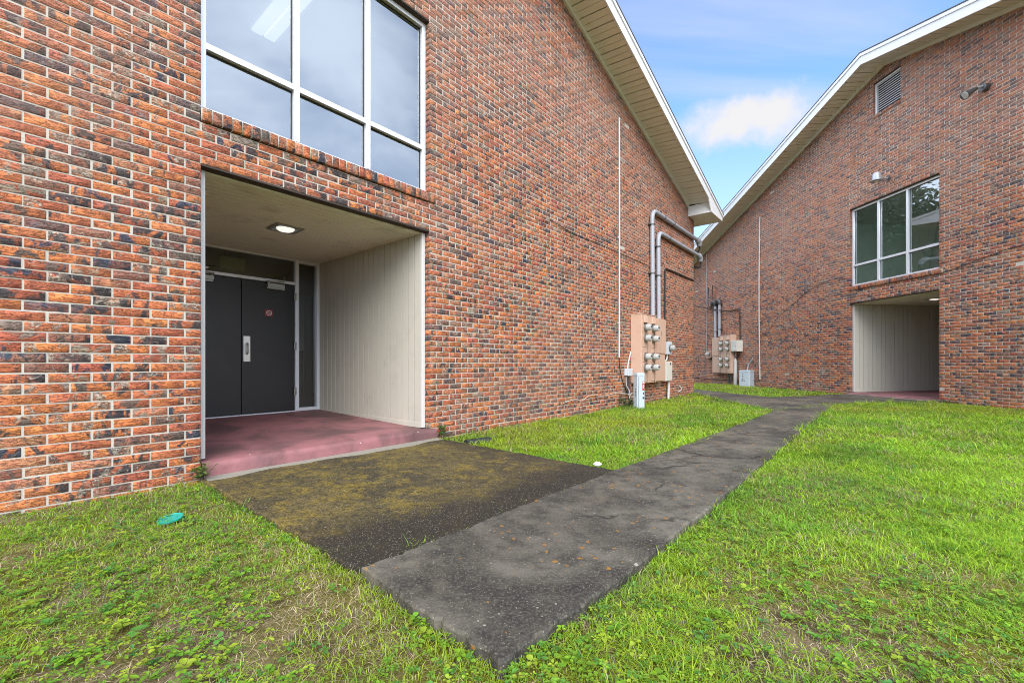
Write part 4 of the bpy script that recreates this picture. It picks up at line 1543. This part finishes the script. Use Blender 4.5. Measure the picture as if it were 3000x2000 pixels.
# flood light on the right of the far gable
o = on_wall("flood_light", FB, 2.08, -PROUD, 6.44)
tag(o, "dark adjustable flood light high on the far brick gable", "lamp")
m = MB(); m.lathe([(0.075, 0.0), (0.070, 0.09)], (0, 0, 0), "y", 16); m.build("wall_box", "dark_metal", o, smooth=True)
m = MB(); m.tube([(0, -0.09, 0.02), (-0.02, -0.15, 0.0), (-0.03, -0.19, -0.02)], 0.02, 8, 1); m.build("knuckle", "lamp_metal", o, smooth=True)
m = MB()
m.tube([(-0.03, -0.17, 0.0), (-0.04, -0.22, -0.03), (-0.05, -0.30, -0.08), (-0.06, -0.40, -0.14)], [0.028, 0.04, 0.055, 0.085], 14)
m.build("lamp_head", "dark_metal", o, smooth=True)
m = MB(); m.tube([(-0.06, -0.396, -0.138), (-0.062, -0.404, -0.143)], [0.078, 0.07], 14); m.build("lens", "meter_glass", o)

# ------------------------------------------------------------------ ground, paths
def world_poly_area(P):
    return 0.5 * sum(P[i][0] * P[(i + 1) % len(P)][1] - P[(i + 1) % len(P)][0] * P[i][1] for i in range(len(P)))


def in_poly(P, x, y):
    inside = np.zeros(x.shape, bool)
    n = len(P)
    for i in range(n):
        x0, y0 = P[i]; x1, y1 = P[(i + 1) % n]
        if y0 == y1: continue
        c = ((y0 > y) != (y1 > y)) & (x < (x1 - x0) * (y - y0) / (y1 - y0) + x0)
        inside ^= c
    return inside


def dist_poly(P, x, y):
    d = np.full(x.shape, 1e9)
    n = len(P)
    for i in range(n):
        a = np.array(P[i]); b = np.array(P[(i + 1) % n])
        ab = b - a
        t = np.clip(((x - a[0]) * ab[0] + (y - a[1]) * ab[1]) / (ab @ ab), 0, 1)
        d = np.minimum(d, np.hypot(x - a[0] - t * ab[0], y - a[1] - t * ab[1]))
    return d


def lerp(a, b, t): return (a[0] + (b[0] - a[0]) * t, a[1] + (b[1] - a[1]) * t)


NR, NL = (-0.042, 1.345), (-0.672, 1.965)
R1, R2, R3 = (0.467, 1.862), (1.665, 3.275), (6.72, 9.20)
L1, L2 = (0.892, 3.775), (4.84, 8.10)
pa = lambda x, y: to_world(FA, x, y, 0)[:2]
AL, AR_ = pa(-HW - 0.02, -0.047), pa(HW + 0.085, -0.047)
SLAB1 = [NR, R1, R2, L1, NL]
SLAB2 = [R2, R3, (6.35, 8.85), L2, L1]
APRON = [NL, L1, AR_, AL]
FAR = [(6.72, 9.20), (7.60, 9.50), (8.90, 9.52), to_world(FB, 1.19, -0.047, 0)[:2], to_world(FB, -1.19, -0.047, 0)[:2], (7.40, 11.21), (6.42, 10.97), (6.25, 12.26), (5.95, 14.33), (6.1, 18.0), (4.9, 18.0), (5.0, 14.3), (5.21, 12.54), (4.84, 8.10)]
HARD = [SLAB1, SLAB2, APRON, FAR]


def vnoise(x, y, scale, seed):
    r = np.random.default_rng(seed)
    g = r.random((64, 64))
    u, v = x * scale, y * scale
    i, j = np.floor(u).astype(int), np.floor(v).astype(int)
    fu, fv = u - i, v - j
    fu, fv = fu * fu * (3 - 2 * fu), fv * fv * (3 - 2 * fv)
    G = lambda a, b: g[a % 64, b % 64]
    return (G(i, j) * (1 - fu) + G(i + 1, j) * fu) * (1 - fv) + (G(i, j + 1) * (1 - fu) + G(i + 1, j + 1) * fu) * fv


def slab(name, poly, top, material, jag=0.007, grid=0.022):
    """concrete slab with worn irregular edges: fine edge points, dropped rim"""
    P = list(poly)
    if world_poly_area(P) < 0: P = P[::-1]
    E = []
    for i in range(len(P)):
        a, b = P[i], P[(i + 1) % len(P)]
        n = max(1, int(math.dist(a, b) / grid))
        E += [lerp(a, b, k / n) for k in range(n)]
    E = np.array(E)
    nx = np.roll(E, -1, 0) - np.roll(E, 1, 0)
    nrm = np.stack([-nx[:, 1], nx[:, 0]], 1)
    nrm /= np.linalg.norm(nrm, axis=1)[:, None] + 1e-9
    n = len(E)
    w = rng.normal(0, jag, n)
    w = 0.5 * w + 0.25 * (np.roll(w, 1) + np.roll(w, -1)) + 0.016 * (vnoise(E[:, 0], E[:, 1], 3.3, 7) - 0.5) + 0.014 * (vnoise(E[:, 0], E[:, 1], 9.0, 8) - 0.5)
    chip = np.where(rng.random(n) < 0.05, rng.uniform(0.004, 0.016, n), 0)
    out = E + nrm * (w + chip)[:, None]
    inn = out + nrm * rng.uniform(0.005, 0.013, n)[:, None]
    tz = lambda p: top + ground_z(p[:, 0], p[:, 1])
    vs = [(*p, -0.15) for p in out] + [(p[0], p[1], z - 0.010 + c) for p, z, c in zip(out, tz(out), rng.normal(0, 0.002, n))] + [(p[0], p[1], z) for p, z in zip(inn, tz(inn))]
    fs = []
    for k in range(2):
        for i in range(n):
            j = (i + 1) % n
            fs.append((k * n + i, k * n + j, (k + 1) * n + j, (k + 1) * n + i))
    fs.append(tuple(range(2 * n, 3 * n)))
    m = MB(); m.add(vs, fs)
    o = m.build(name, [material, "worn_concrete"])
    pale = vnoise(out[:, 0], out[:, 1], 5.0, 91) + rng.normal(0, 0.22, n)
    for i in range(n):
        if pale[i] > 1.32:
            o.data.polygons[n + i].material_index = 1
    o["kind"] = "structure"
    return o


slab("sidewalk", SLAB1, 0.052, "walk_concrete")
slab("sidewalk", SLAB2, 0.046, "walk_concrete")
slab("porch_apron", APRON, 0.040, "apron_concrete")
slab("side_path", FAR, 0.040, "walk_concrete")
# pale clean strip of concrete against each porch step
def pale_strip(F, x0, x1, w):
    m = MB()
    n = 60
    xs = np.linspace(x0, x1, n)
    vs = []
    for x in xs:
        p = to_world(F, x, -0.049, 0); q = to_world(F, x, -0.049 - w * (1 + 0.30 * math.sin(x * 3.1) + 0.12 * math.sin(x * 11)) - rng.uniform(0, 0.012), 0)
        vs += [(p[0], p[1], 0.046 + float(ground_z(p[0], p[1]))), (q[0], q[1], 0.0415 + float(ground_z(q[0], q[1])) )]
    m.add(vs, [(2 * i, 2 * i + 1, 2 * i + 3, 2 * i + 2) for i in range(n - 1)])
    o = m.build("concrete_strip", "worn_concrete"); o["kind"] = "structure"


pale_strip(FA, -HW, HW + 0.08, 0.13)
pale_strip(FB, -HW, HW, 0.06)

# soil: one sheet, fine near the camera, coarse to the horizon
def soil_sheet():
    a = np.concatenate([np.array([-400, -150, -60, -25, -12]), np.arange(-7, 13.01, 0.12), np.array([16, 25, 60, 150, 400])])
    b = np.concatenate([np.array([-400, -150, -60, -25, -8]), np.arange(-3, 20.01, 0.12), np.array([24, 32, 60, 150, 400])])
    X, Y = np.meshgrid(a, b)
    Z = ground_z(X, Y)
    near = (np.abs(X - 3) < 10) & (np.abs(Y - 8) < 11)
    Z = Z + np.where(near, rng.normal(0, 0.0035, X.shape), 0)
    hard = np.zeros(X.shape, bool)
    for P in HARD: hard |= in_poly(P, X, Y) | (dist_poly(P, X, Y) < 0.10)
    Z = np.where(hard, Z - 0.012, Z)
    ny, nx = X.shape
    vs = np.stack([X, Y, Z], -1).reshape(-1, 3)
    idx = np.arange(nx * ny).reshape(ny, nx)
    fs = np.stack([idx[:-1, :-1], idx[:-1, 1:], idx[1:, 1:], idx[1:, :-1]], -1).reshape(-1, 4)
    me = bpy.data.meshes.new("ground")
    me.from_pydata(vs.tolist(), [], fs.tolist())
    me.materials.append(MATS["soil"])
    me.shade_smooth()
    o = bpy.data.objects.new("ground", me)
    col.objects.link(o)
    o["kind"] = "structure"


soil_sheet()


# ------------------------------------------------------------------ grass and weeds
def fbm(x, y, scale, seed):
    return (vnoise(x, y, scale, seed) * 0.55 + vnoise(x + 9.1, y + 3.7, scale * 2.1, seed + 1) * 0.30 + vnoise(x, y, scale * 4.7, seed + 2) * 0.15)


def local(F, x, y):
    ca, sa = math.cos(F["rz"]), math.sin(F["rz"])
    dx, dy = x - F["c"][0], y - F["c"][1]
    return dx * ca + dy * sa, -dx * sa + dy * ca


def lawn_ok(x, y, edge=0.0):
    ok = np.ones(x.shape, bool)
    for P in HARD:
        ok &= ~(in_poly(P, x, y) & (dist_poly(P, x, y) > edge))
    for F in (FA, FB):
        lx, ly = local(F, x, y)
        ok &= ~((np.abs(lx) < WALL + 0.02) & (ly > -0.012))
        ok &= ~((np.abs(lx) < HW + 0.09) & (ly > -0.08))
    return ok


def scatter(n, ymin, ymax, wide=1.30, back=0.0):
    """points on the ground inside a wedge wider than the view"""
    y = np.sqrt(rng.uniform(ymin ** 2, ymax ** 2, n))
    x = rng.uniform(-wide, wide, n) * (y + back)
    return x, y


def cover(x, y):
    """0 bare .. 1 full grass"""
    c = fbm(x, y, 1.6, 5)
    base = np.clip((c - 0.34) / 0.18, 0.0, 1.0)
    d = np.hypot(x, y)
    left = np.clip((1.2 - (x + 0.45 * y - 0.3)) / 1.6, 0, 1)          # thin worn turf on the left
    thick = np.clip((d - 2.0) / 2.2, 0, 1) * (1 - left)
    c2 = np.maximum(base * 0.75 + 0.12, thick * (0.97 - 0.30 * np.clip((fbm(x, y, 2.8, 15) - 0.52) / 0.1, 0, 1)))
    c2 = np.where(left > 0.5, base * 0.34 + 0.03, c2)
    e = np.full(x.shape, 9.0)
    for P in HARD: e = np.minimum(e, dist_poly(P, x, y))
    c2 = np.maximum(c2, np.clip(1.0 - e / 0.16, 0, 1) * 0.85)          # lush fringe by the concrete
    _, ly = local(FA, x, y)
    c2 = np.maximum(c2, np.clip(1 + ly / 0.14, 0, 1) * 0.55)
    return c2, left, e


def add_leaf_mesh(name, verts, faces_sizes, loops, cols, per_vert_col, material):
    me = bpy.data.meshes.new(name)
    me.vertices.add(len(verts))
    me.vertices.foreach_set("co", verts.astype(np.float32).ravel())
    me.loops.add(len(loops))
    me.loops.foreach_set("vertex_index", loops.astype(np.int32))
    me.polygons.add(len(faces_sizes))
    ls = np.concatenate([[0], np.cumsum(faces_sizes)[:-1]]).astype(np.int32)
    me.polygons.foreach_set("loop_start", ls)
    me.update(calc_edges=True)
    a = me.attributes.new("lcol", "FLOAT_COLOR", "POINT")
    full = np.ones((len(verts), 4), np.float32)
    full[:, :3] = np.clip(per_vert_col, 0, 1)
    a.data.foreach_set("color", full.ravel())
    me.materials.append(MATS[material])
    o = bpy.data.objects.new(name, me)
    col.objects.link(o)
    return o


def blades(x, y, h, w, lean, colr, tipmul=1.15, flat=None):
    """curved blades: 5 points, quad + triangle"""
    n = len(x)
    z = ground_z(x, y)
    az = rng.uniform(0, 2 * np.pi, n)
    dx, dy = np.cos(az), np.sin(az)
    fx, fy = -dy, dx                      # width direction
    tw = rng.uniform(-0.6, 0.6, n)
    fx2, fy2 = fx * np.cos(tw) + dx * np.sin(tw), fy * np.cos(tw) + dy * np.sin(tw)
    V = np.zeros((n, 5, 3))
    hw = w / 2
    for k, sg in ((0, -1), (1, 1)):
        V[:, k, 0] = x + sg * fx * hw * 0.8; V[:, k, 1] = y + sg * fy * hw * 0.8; V[:, k, 2] = z - 0.004
    mx, my, mz = x + dx * lean * 0.35, y + dy * lean * 0.35, z + h * 0.62
    for k, sg in ((2, 1), (3, -1)):
        V[:, k, 0] = mx + sg * fx2 * hw; V[:, k, 1] = my + sg * fy2 * hw; V[:, k, 2] = mz
    V[:, 4, 0] = x + dx * lean; V[:, 4, 1] = y + dy * lean; V[:, 4, 2] = z + h * rng.uniform(0.75, 1.05, n)
    base = np.arange(n)[:, None] * 5
    L = np.concatenate([base + np.array([[0, 1, 2, 3]]), base + np.array([[3, 2, 4]])], 1).ravel()
    S = np.tile([4, 3], n)
    C = np.repeat(colr[:, None, :], 5, 1)
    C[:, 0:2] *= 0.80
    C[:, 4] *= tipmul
    return V.reshape(-1, 3), S, L, C.reshape(-1, 3)


def merge(parts):
    vo = 0
    Vs, Ss, Ls, Cs = [], [], [], []
    for V, S, L, C in parts:
        Vs.append(V); Ss.append(S); Ls.append(L + vo); Cs.append(C)
        vo += len(V)
    return np.concatenate(Vs), np.concatenate(Ss), np.concatenate(Ls), np.concatenate(Cs)


GREENS = np.array([(0.250, 0.445, 0.020), (0.315, 0.490, 0.026), (0.190, 0.385, 0.022), (0.375, 0.500, 0.042), (0.125, 0.325, 0.034)])


def grass():
    parts = []
    # (count, ymin, ymax, height, width)
    for (n, y0, y1, h, w) in ((150000, 0.75, 2.6, 0.017, 0.0025), (310000, 2.0, 5.0, 0.020, 0.0034), (300000, 4.4, 10.0, 0.034, 0.0058), (150000, 9.0, 18.0, 0.042, 0.0115)):
        x, y = scatter(n, y0, y1)
        ok = lawn_ok(x, y, 0.10 * vnoise(x, y, 6.0, 77) ** 1.7)
        x, y = x[ok], y[ok]
        c, left, e = cover(x, y)
        keep = rng.random(len(x)) < c
        x, y, left, e = x[keep], y[keep], left[keep], e[keep]
        m = len(x)
        tuft = np.clip((fbm(x, y, 4.5, 95) - 0.60) / 0.08, 0, 1)
        tall = 1 + 0.7 * tuft + 0.55 * np.clip(1 - e / 0.12, 0, 1) * rng.random(m) + 0.5 * (vnoise(x, y, 0.8, 21) - 0.4)
        hh = h * rng.lognormal(0, 0.32, m) * tall * (1 - 0.22 * left)
        ww = w * rng.uniform(0.7, 1.35, m)
        tone = fbm(x, y, 0.9, 31)
        cc = GREENS[rng.choice(5, m, p=(0.34, 0.26, 0.18, 0.14, 0.08))] * rng.normal(1, 0.15, (m, 1))
        cc = cc * (0.62 + 0.72 * tone)[:, None]
        yel = np.clip((vnoise(x, y, 0.6, 41) - 0.5) * 1.2, 0, 0.5)[:, None]
        cc = cc * (1 - yel) + yel * np.array([0.34, 0.36, 0.03]) * 1.1
        deep = np.clip((fbm(x, y, 2.3, 51) - 0.56) / 0.08, 0, 0.8)[:, None]
        cc = cc * (1 - deep) + deep * cc * np.array([0.62, 0.80, 1.1])
        dry = rng.random(m) < 0.06 + 0.08 * left + 0.22 * np.clip((fbm(x, y, 3.1, 83) - 0.56) / 0.1, 0, 1)
        cc[dry] = np.array([0.38, 0.31, 0.17]) * rng.normal(1, 0.2, (dry.sum(), 1))
        lean = hh * rng.uniform(0.5, 2.4, m)
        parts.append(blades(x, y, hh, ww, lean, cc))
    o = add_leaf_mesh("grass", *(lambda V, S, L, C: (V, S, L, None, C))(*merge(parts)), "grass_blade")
    tag(o, "bright green mown grass over the lawn", "grass", kind="stuff")


def thatch():
    x, y = scatter(170000, 0.75, 5.2)
    ok = lawn_ok(x, y, -0.01)
    x, y = x[ok], y[ok]
    c, left, e = cover(x, y)
    keep = rng.random(len(x)) < np.clip(0.80 - c, 0.05, 1)
    x, y = x[keep], y[keep]
    m = len(x)
    hh = rng.uniform(0.003, 0.012, m)
    ln = rng.uniform(0.02, 0.07, m)
    cc = np.array([(0.46, 0.37, 0.23), (0.56, 0.46, 0.31), (0.28, 0.18, 0.10), (0.38, 0.31, 0.16)])[rng.integers(0, 4, m)] * rng.normal(1, 0.18, (m, 1))
    V, S, L, C = blades(x, y, hh, rng.uniform(0.0012, 0.0028, m), ln, cc)
    o = add_leaf_mesh("dry_thatch", V, S, L, None, C, "dry_blade")
    tag(o, "dead straw coloured thatch lying on the bare patches", "dead grass", kind="stuff")


def leaf_discs(cx, cy, cz, az, tilt, ln, wd, colr):
    """ovate leaflets: 8-point outline fan with a folded midrib"""
    n = len(cx)
    t = np.array([0.0, 0.18, 0.45, 0.75, 1.0])
    prof = np.array([0.0, 0.62, 1.0, 0.72, 0.0])
    V = np.zeros((n, 8, 3))
    ca, sa, ct, st = np.cos(az), np.sin(az), np.cos(tilt), np.sin(tilt)
    order = [(0, 0), (1, 1), (2, 1), (3, 1), (4, 0), (3, -1), (2, -1), (1, -1)]
    for k, (i, sg) in enumerate(order):
        a = t[i] * ln
        b = sg * prof[i] * wd / 2
        lift = 0.18 * np.abs(b)
        droop = -0.25 * ln * t[i] ** 2
        lx = a * ct
        V[:, k, 0] = cx + lx * ca - b * sa
        V[:, k, 1] = cy + lx * sa + b * ca
        V[:, k, 2] = cz + a * st + lift + droop
    base = np.arange(n)[:, None] * 8
    L = np.concatenate([base + np.array([[0, 1, 2, 3, 4]]), base + np.array([[0, 4, 5, 6, 7]])], 1).ravel()
    S = np.tile([5, 5], n)
    C = np.repeat(colr[:, None, :], 8, 1)
    C[:, 0] *= 0.85
    return V.reshape(-1, 3), S, L, C.reshape(-1, 3)


def weeds():
    parts = []
    # small clover / dichondra style leaflets, three to five per plant
    x, y = scatter(80000, 0.72, 5.6)
    ok = lawn_ok(x, y, 0.0)
    x, y = x[ok], y[ok]
    d = np.hypot(x, y)
    dens = np.clip((fbm(x, y, 1.7, 61) - 0.38) / 0.14, 0.05, 1) * np.clip(1.25 - d / 4.0, 0.0, 1)
    keep = rng.random(len(x)) < dens
    x, y = x[keep], y[keep]
    m = len(x)
    k = 4
    X, Y = np.repeat(x, k), np.repeat(y, k)
    base_az = np.repeat(rng.uniform(0, 6.28, m), k) + np.tile(np.arange(k) * 6.28 / k, m) + rng.normal(0, 0.3, m * k)
    size = np.repeat(rng.lognormal(0, 0.35, m), k) * rng.uniform(0.75, 1.2, m * k)
    hgt = np.repeat(rng.uniform(0.010, 0.036, m), k)
    ln = 0.0112 * size
    X = X + np.cos(base_az) * 0.003; Y = Y + np.sin(base_az) * 0.003
    col0 = np.array([(0.190, 0.350, 0.026), (0.135, 0.300, 0.028), (0.300, 0.400, 0.036), (0.090, 0.240, 0.040)])[rng.choice(4, m, p=(0.40, 0.26, 0.20, 0.14))] * rng.normal(1, 0.14, (m, 1))
    cc = np.repeat(col0, k, 0) * rng.normal(1, 0.07, (m * k, 1))
    parts.append(leaf_discs(X, Y, ground_z(X, Y) + hgt, base_az, rng.uniform(-0.1, 0.55, m * k), ln, ln * rng.uniform(0.62, 0.95, m * k), cc))
    # larger broad-leaf rosettes
    x, y = scatter(700, 0.8, 4.0)
    ok = lawn_ok(x, y, 0.0)
    x, y = x[ok], y[ok]
    keep = rng.random(len(x)) < np.clip((fbm(x, y, 1.2, 71) - 0.40) / 0.12, 0, 1)
    x, y = x[keep], y[keep]
    m = len(x); k = 7
    X, Y = np.repeat(x, k), np.repeat(y, k)
    az = np.repeat(rng.uniform(0, 6.28, m), k) + np.tile(np.arange(k) * 6.28 / k, m) + rng.normal(0, 0.35, m * k)
    ln = np.repeat(rng.uniform(0.016, 0.036, m), k) * rng.uniform(0.6, 1.1, m * k)
    col0 = np.array([(0.130, 0.310, 0.040), (0.085, 0.250, 0.060), (0.180, 0.340, 0.035)])[rng.integers(0, 3, m)] * rng.normal(1, 0.12, (m, 1))
    parts.append(leaf_discs(X, Y, ground_z(X, Y) + rng.uniform(0.006, 0.03, m * k), az, rng.uniform(0.1, 0.8, m * k), ln, ln * 0.42, np.repeat(col0, k, 0)))
    V, S, L, C = merge(parts)
    o = add_leaf_mesh("ground_weeds", V, S, L, None, C, "weed_leaf")
    tag(o, "low clover and broad leaved weeds spread through the foreground turf", "weeds", kind="stuff")


grass(); thatch(); weeds()


def plant(name, loc, label, n, h, spread, ln, colr, seed, stems=6):
    r = np.random.default_rng(seed)
    o = empty(name, loc)
    tag(o, label, "plant")
    st = MB()
    tips = []
    for k in range(stems):
        a = r.uniform(0, 6.28); q = r.uniform(0.2, 1) * spread; hh = h * r.uniform(0.6, 1.0)
        p = [(0.01 * math.cos(a), 0.01 * math.sin(a), 0), (q * 0.5 * math.cos(a), q * 0.5 * math.sin(a), hh * 0.6), (q * math.cos(a), q * math.sin(a), hh)]
        st.tube(p, 0.0025, 5, 1)
        tips.append(p)
    st.build("stem", "bark", o)
    idx = r.integers(0, stems, n)
    t = r.uniform(0.25, 1.0, n)
    P = np.array(tips)[idx]
    q = P[:, 0] * ((1 - t) ** 2)[:, None] + P[:, 1] * (2 * t * (1 - t))[:, None] + P[:, 2] * (t ** 2)[:, None]
    cc = np.array(colr)[None] * r.normal(1, 0.2, (n, 1))
    L_ = ln * r.uniform(0.6, 1.25, n)
    V, S, L, C = leaf_discs(q[:, 0], q[:, 1], q[:, 2], r.uniform(0, 6.28, n), r.uniform(0.0, 0.9, n), L_, L_ * 0.4, cc)
    f = add_leaf_mesh("foliage", V, S, L, None, C, "weed_leaf")
    f.parent = o
    return o


p = to_world(FA, HW + 0.16, -0.05, 0.05)
plant("leafy_weed", p, "leafy green weed growing at the right end of the near porch step", 110, 0.22, 0.09, 0.040, (0.10, 0.24, 0.04), 3, 9)
p = to_world(FA, 6.25, -0.20, 0.06)
plant("fern_clump", p, "dark green fern clump at the left foot of the tall pedestal", 160, 0.20, 0.20, 0.060, (0.035, 0.13, 0.035), 4, 12)
p = to_world(FB, 1.42, -0.07, 0.10)
plant("leafy_weed", p, "low weed at the brick corner right of the far porch step", 120, 0.13, 0.26, 0.045, (0.06, 0.17, 0.04), 5, 12)
p = to_world(FA, -HW - 0.02, -0.09, 0.05)
plant("grass_tuft", p, "thin grass tuft at the brick corner left of the near porch step", 60, 0.15, 0.11, 0.055, (0.14, 0.22, 0.04), 6, 12)

# teal lid lying in the turf
o = empty("plastic_lid", (-2.065, 2.66, 0.049))
o.rotation_euler = (R(7), R(-6), 0.3)
tag(o, "round teal plastic lid lying in the grass below the brick wall", "lid")
m = MB(); m.lathe([(0.062, 0.0), (0.066, 0.004), (0.066, 0.013), (0.058, 0.015), (0.054, 0.011), (0.006, 0.0105)], (0, 0, 0), n=36); m.build("disc", "teal_plastic", o, smooth=True, sharp=40)
m = MB(); m.lathe([(0.0, 0.0102), (0.030, 0.0118), (0.034, 0.0118), (0.036, 0.0102)], (0, 0, 0.001), n=30, cap=False); m.build("ridge", "teal_plastic", o, smooth=True)
# crumpled paper scrap
o = empty("paper_scrap", (0.77, 3.97, 0.072))
tag(o, "crumpled white paper scrap in the grass beside the path", "litter")
r = np.random.default_rng(8)
n1, n2 = 9, 12
vs = [(0.035 * math.sin(math.pi * (i + 0.5) / n1) * math.cos(2 * math.pi * j / n2) * r.uniform(0.6, 1.35), 0.030 * math.sin(math.pi * (i + 0.5) / n1) * math.sin(2 * math.pi * j / n2) * r.uniform(0.6, 1.35), 0.020 * math.cos(math.pi * (i + 0.5) / n1) * r.uniform(0.7, 1.3) + 0.012) for i in range(n1) for j in range(n2)]
fs = [(i * n2 + j, (i + 1) * n2 + j, (i + 1) * n2 + (j + 1) % n2, i * n2 + (j + 1) % n2) for i in range(n1 - 1) for j in range(n2)]
m = MB(); m.add(vs, fs); m.build("crumple", "paper", o)
# corrugated black drain pipe end
o = empty("drain_pipe", (-0.40, 5.20, 0.055), R(38))
tag(o, "black corrugated drain pipe end half sunk in grass right of the near porch", "pipe")
m = MB()
pts, rs = [], []
for i in range(60):
    pts.append((-0.17 + 0.34 * i / 59, 0, 0.0)); rs.append(0.052 if i % 4 < 2 else 0.045)
m.tube(pts, rs, 18); m.build("corrugated_tube", "black_plastic", o)


# ------------------------------------------------------------------ trees behind, mirrored in the far window
def tree(loc, h, rad, n, seed, label):
    r = np.random.default_rng(seed)
    o = empty("oak_tree", loc)
    tag(o, label, "tree", "trees behind the buildings")
    t = MB()
    t.tube([(0, 0, -0.2), (0.1, 0.05, h * 0.25), (0.0, 0.1, h * 0.5), (0.15, 0.0, h * 0.8)], [0.32, 0.26, 0.18, 0.05], 12, 1)
    cents = []
    for k in range(14):
        a = r.uniform(0, 6.28); q = rad * r.uniform(0.35, 0.85); z = h * r.uniform(0.35, 0.95)
        e = (q * math.cos(a), q * math.sin(a), z)
        t.tube([(0, 0.05, h * r.uniform(0.22, 0.5)), (e[0] * 0.5, e[1] * 0.5, z * 0.85), e], [0.12, 0.07, 0.02], 7, 1)
        cents.append((*e, rad * r.uniform(0.30, 0.5)))
    t.build("trunk", "bark", o, smooth=True)
    c = np.array(cents)[r.integers(0, len(cents), n)]
    v = r.normal(0, 1, (n, 3)); v /= np.linalg.norm(v, axis=1)[:, None]
    p = c[:, :3] + v * (c[:, 3] * r.uniform(0.3, 1.1, n) ** 0.6)[:, None]
    cc = np.array([(0.075, 0.115, 0.050)]) * r.normal(1, 0.3, (n, 1))
    L_ = r.uniform(0.22, 0.50, n)
    V, S, L, C = leaf_discs(p[:, 0], p[:, 1], p[:, 2], r.uniform(0, 6.28, n), r.uniform(-0.8, 0.8, n), L_, L_ * 0.6, cc)
    f = add_leaf_mesh("crown", V, S, L, None, C, "weed_leaf")
    f.parent = o


tree((-5.5, 31.0, 0), 14, 7.0, 30000, 1, "wide leafy oak mirrored in the middle of the far window")
tree((-15.0, 38.0, 0), 15, 7.5, 24000, 2, "leafy oak mirrored at the right of the far window")
tree((1.5, 36.0, 0), 14, 6.0, 24000, 3, "leafy oak mirrored at the left of the far window")
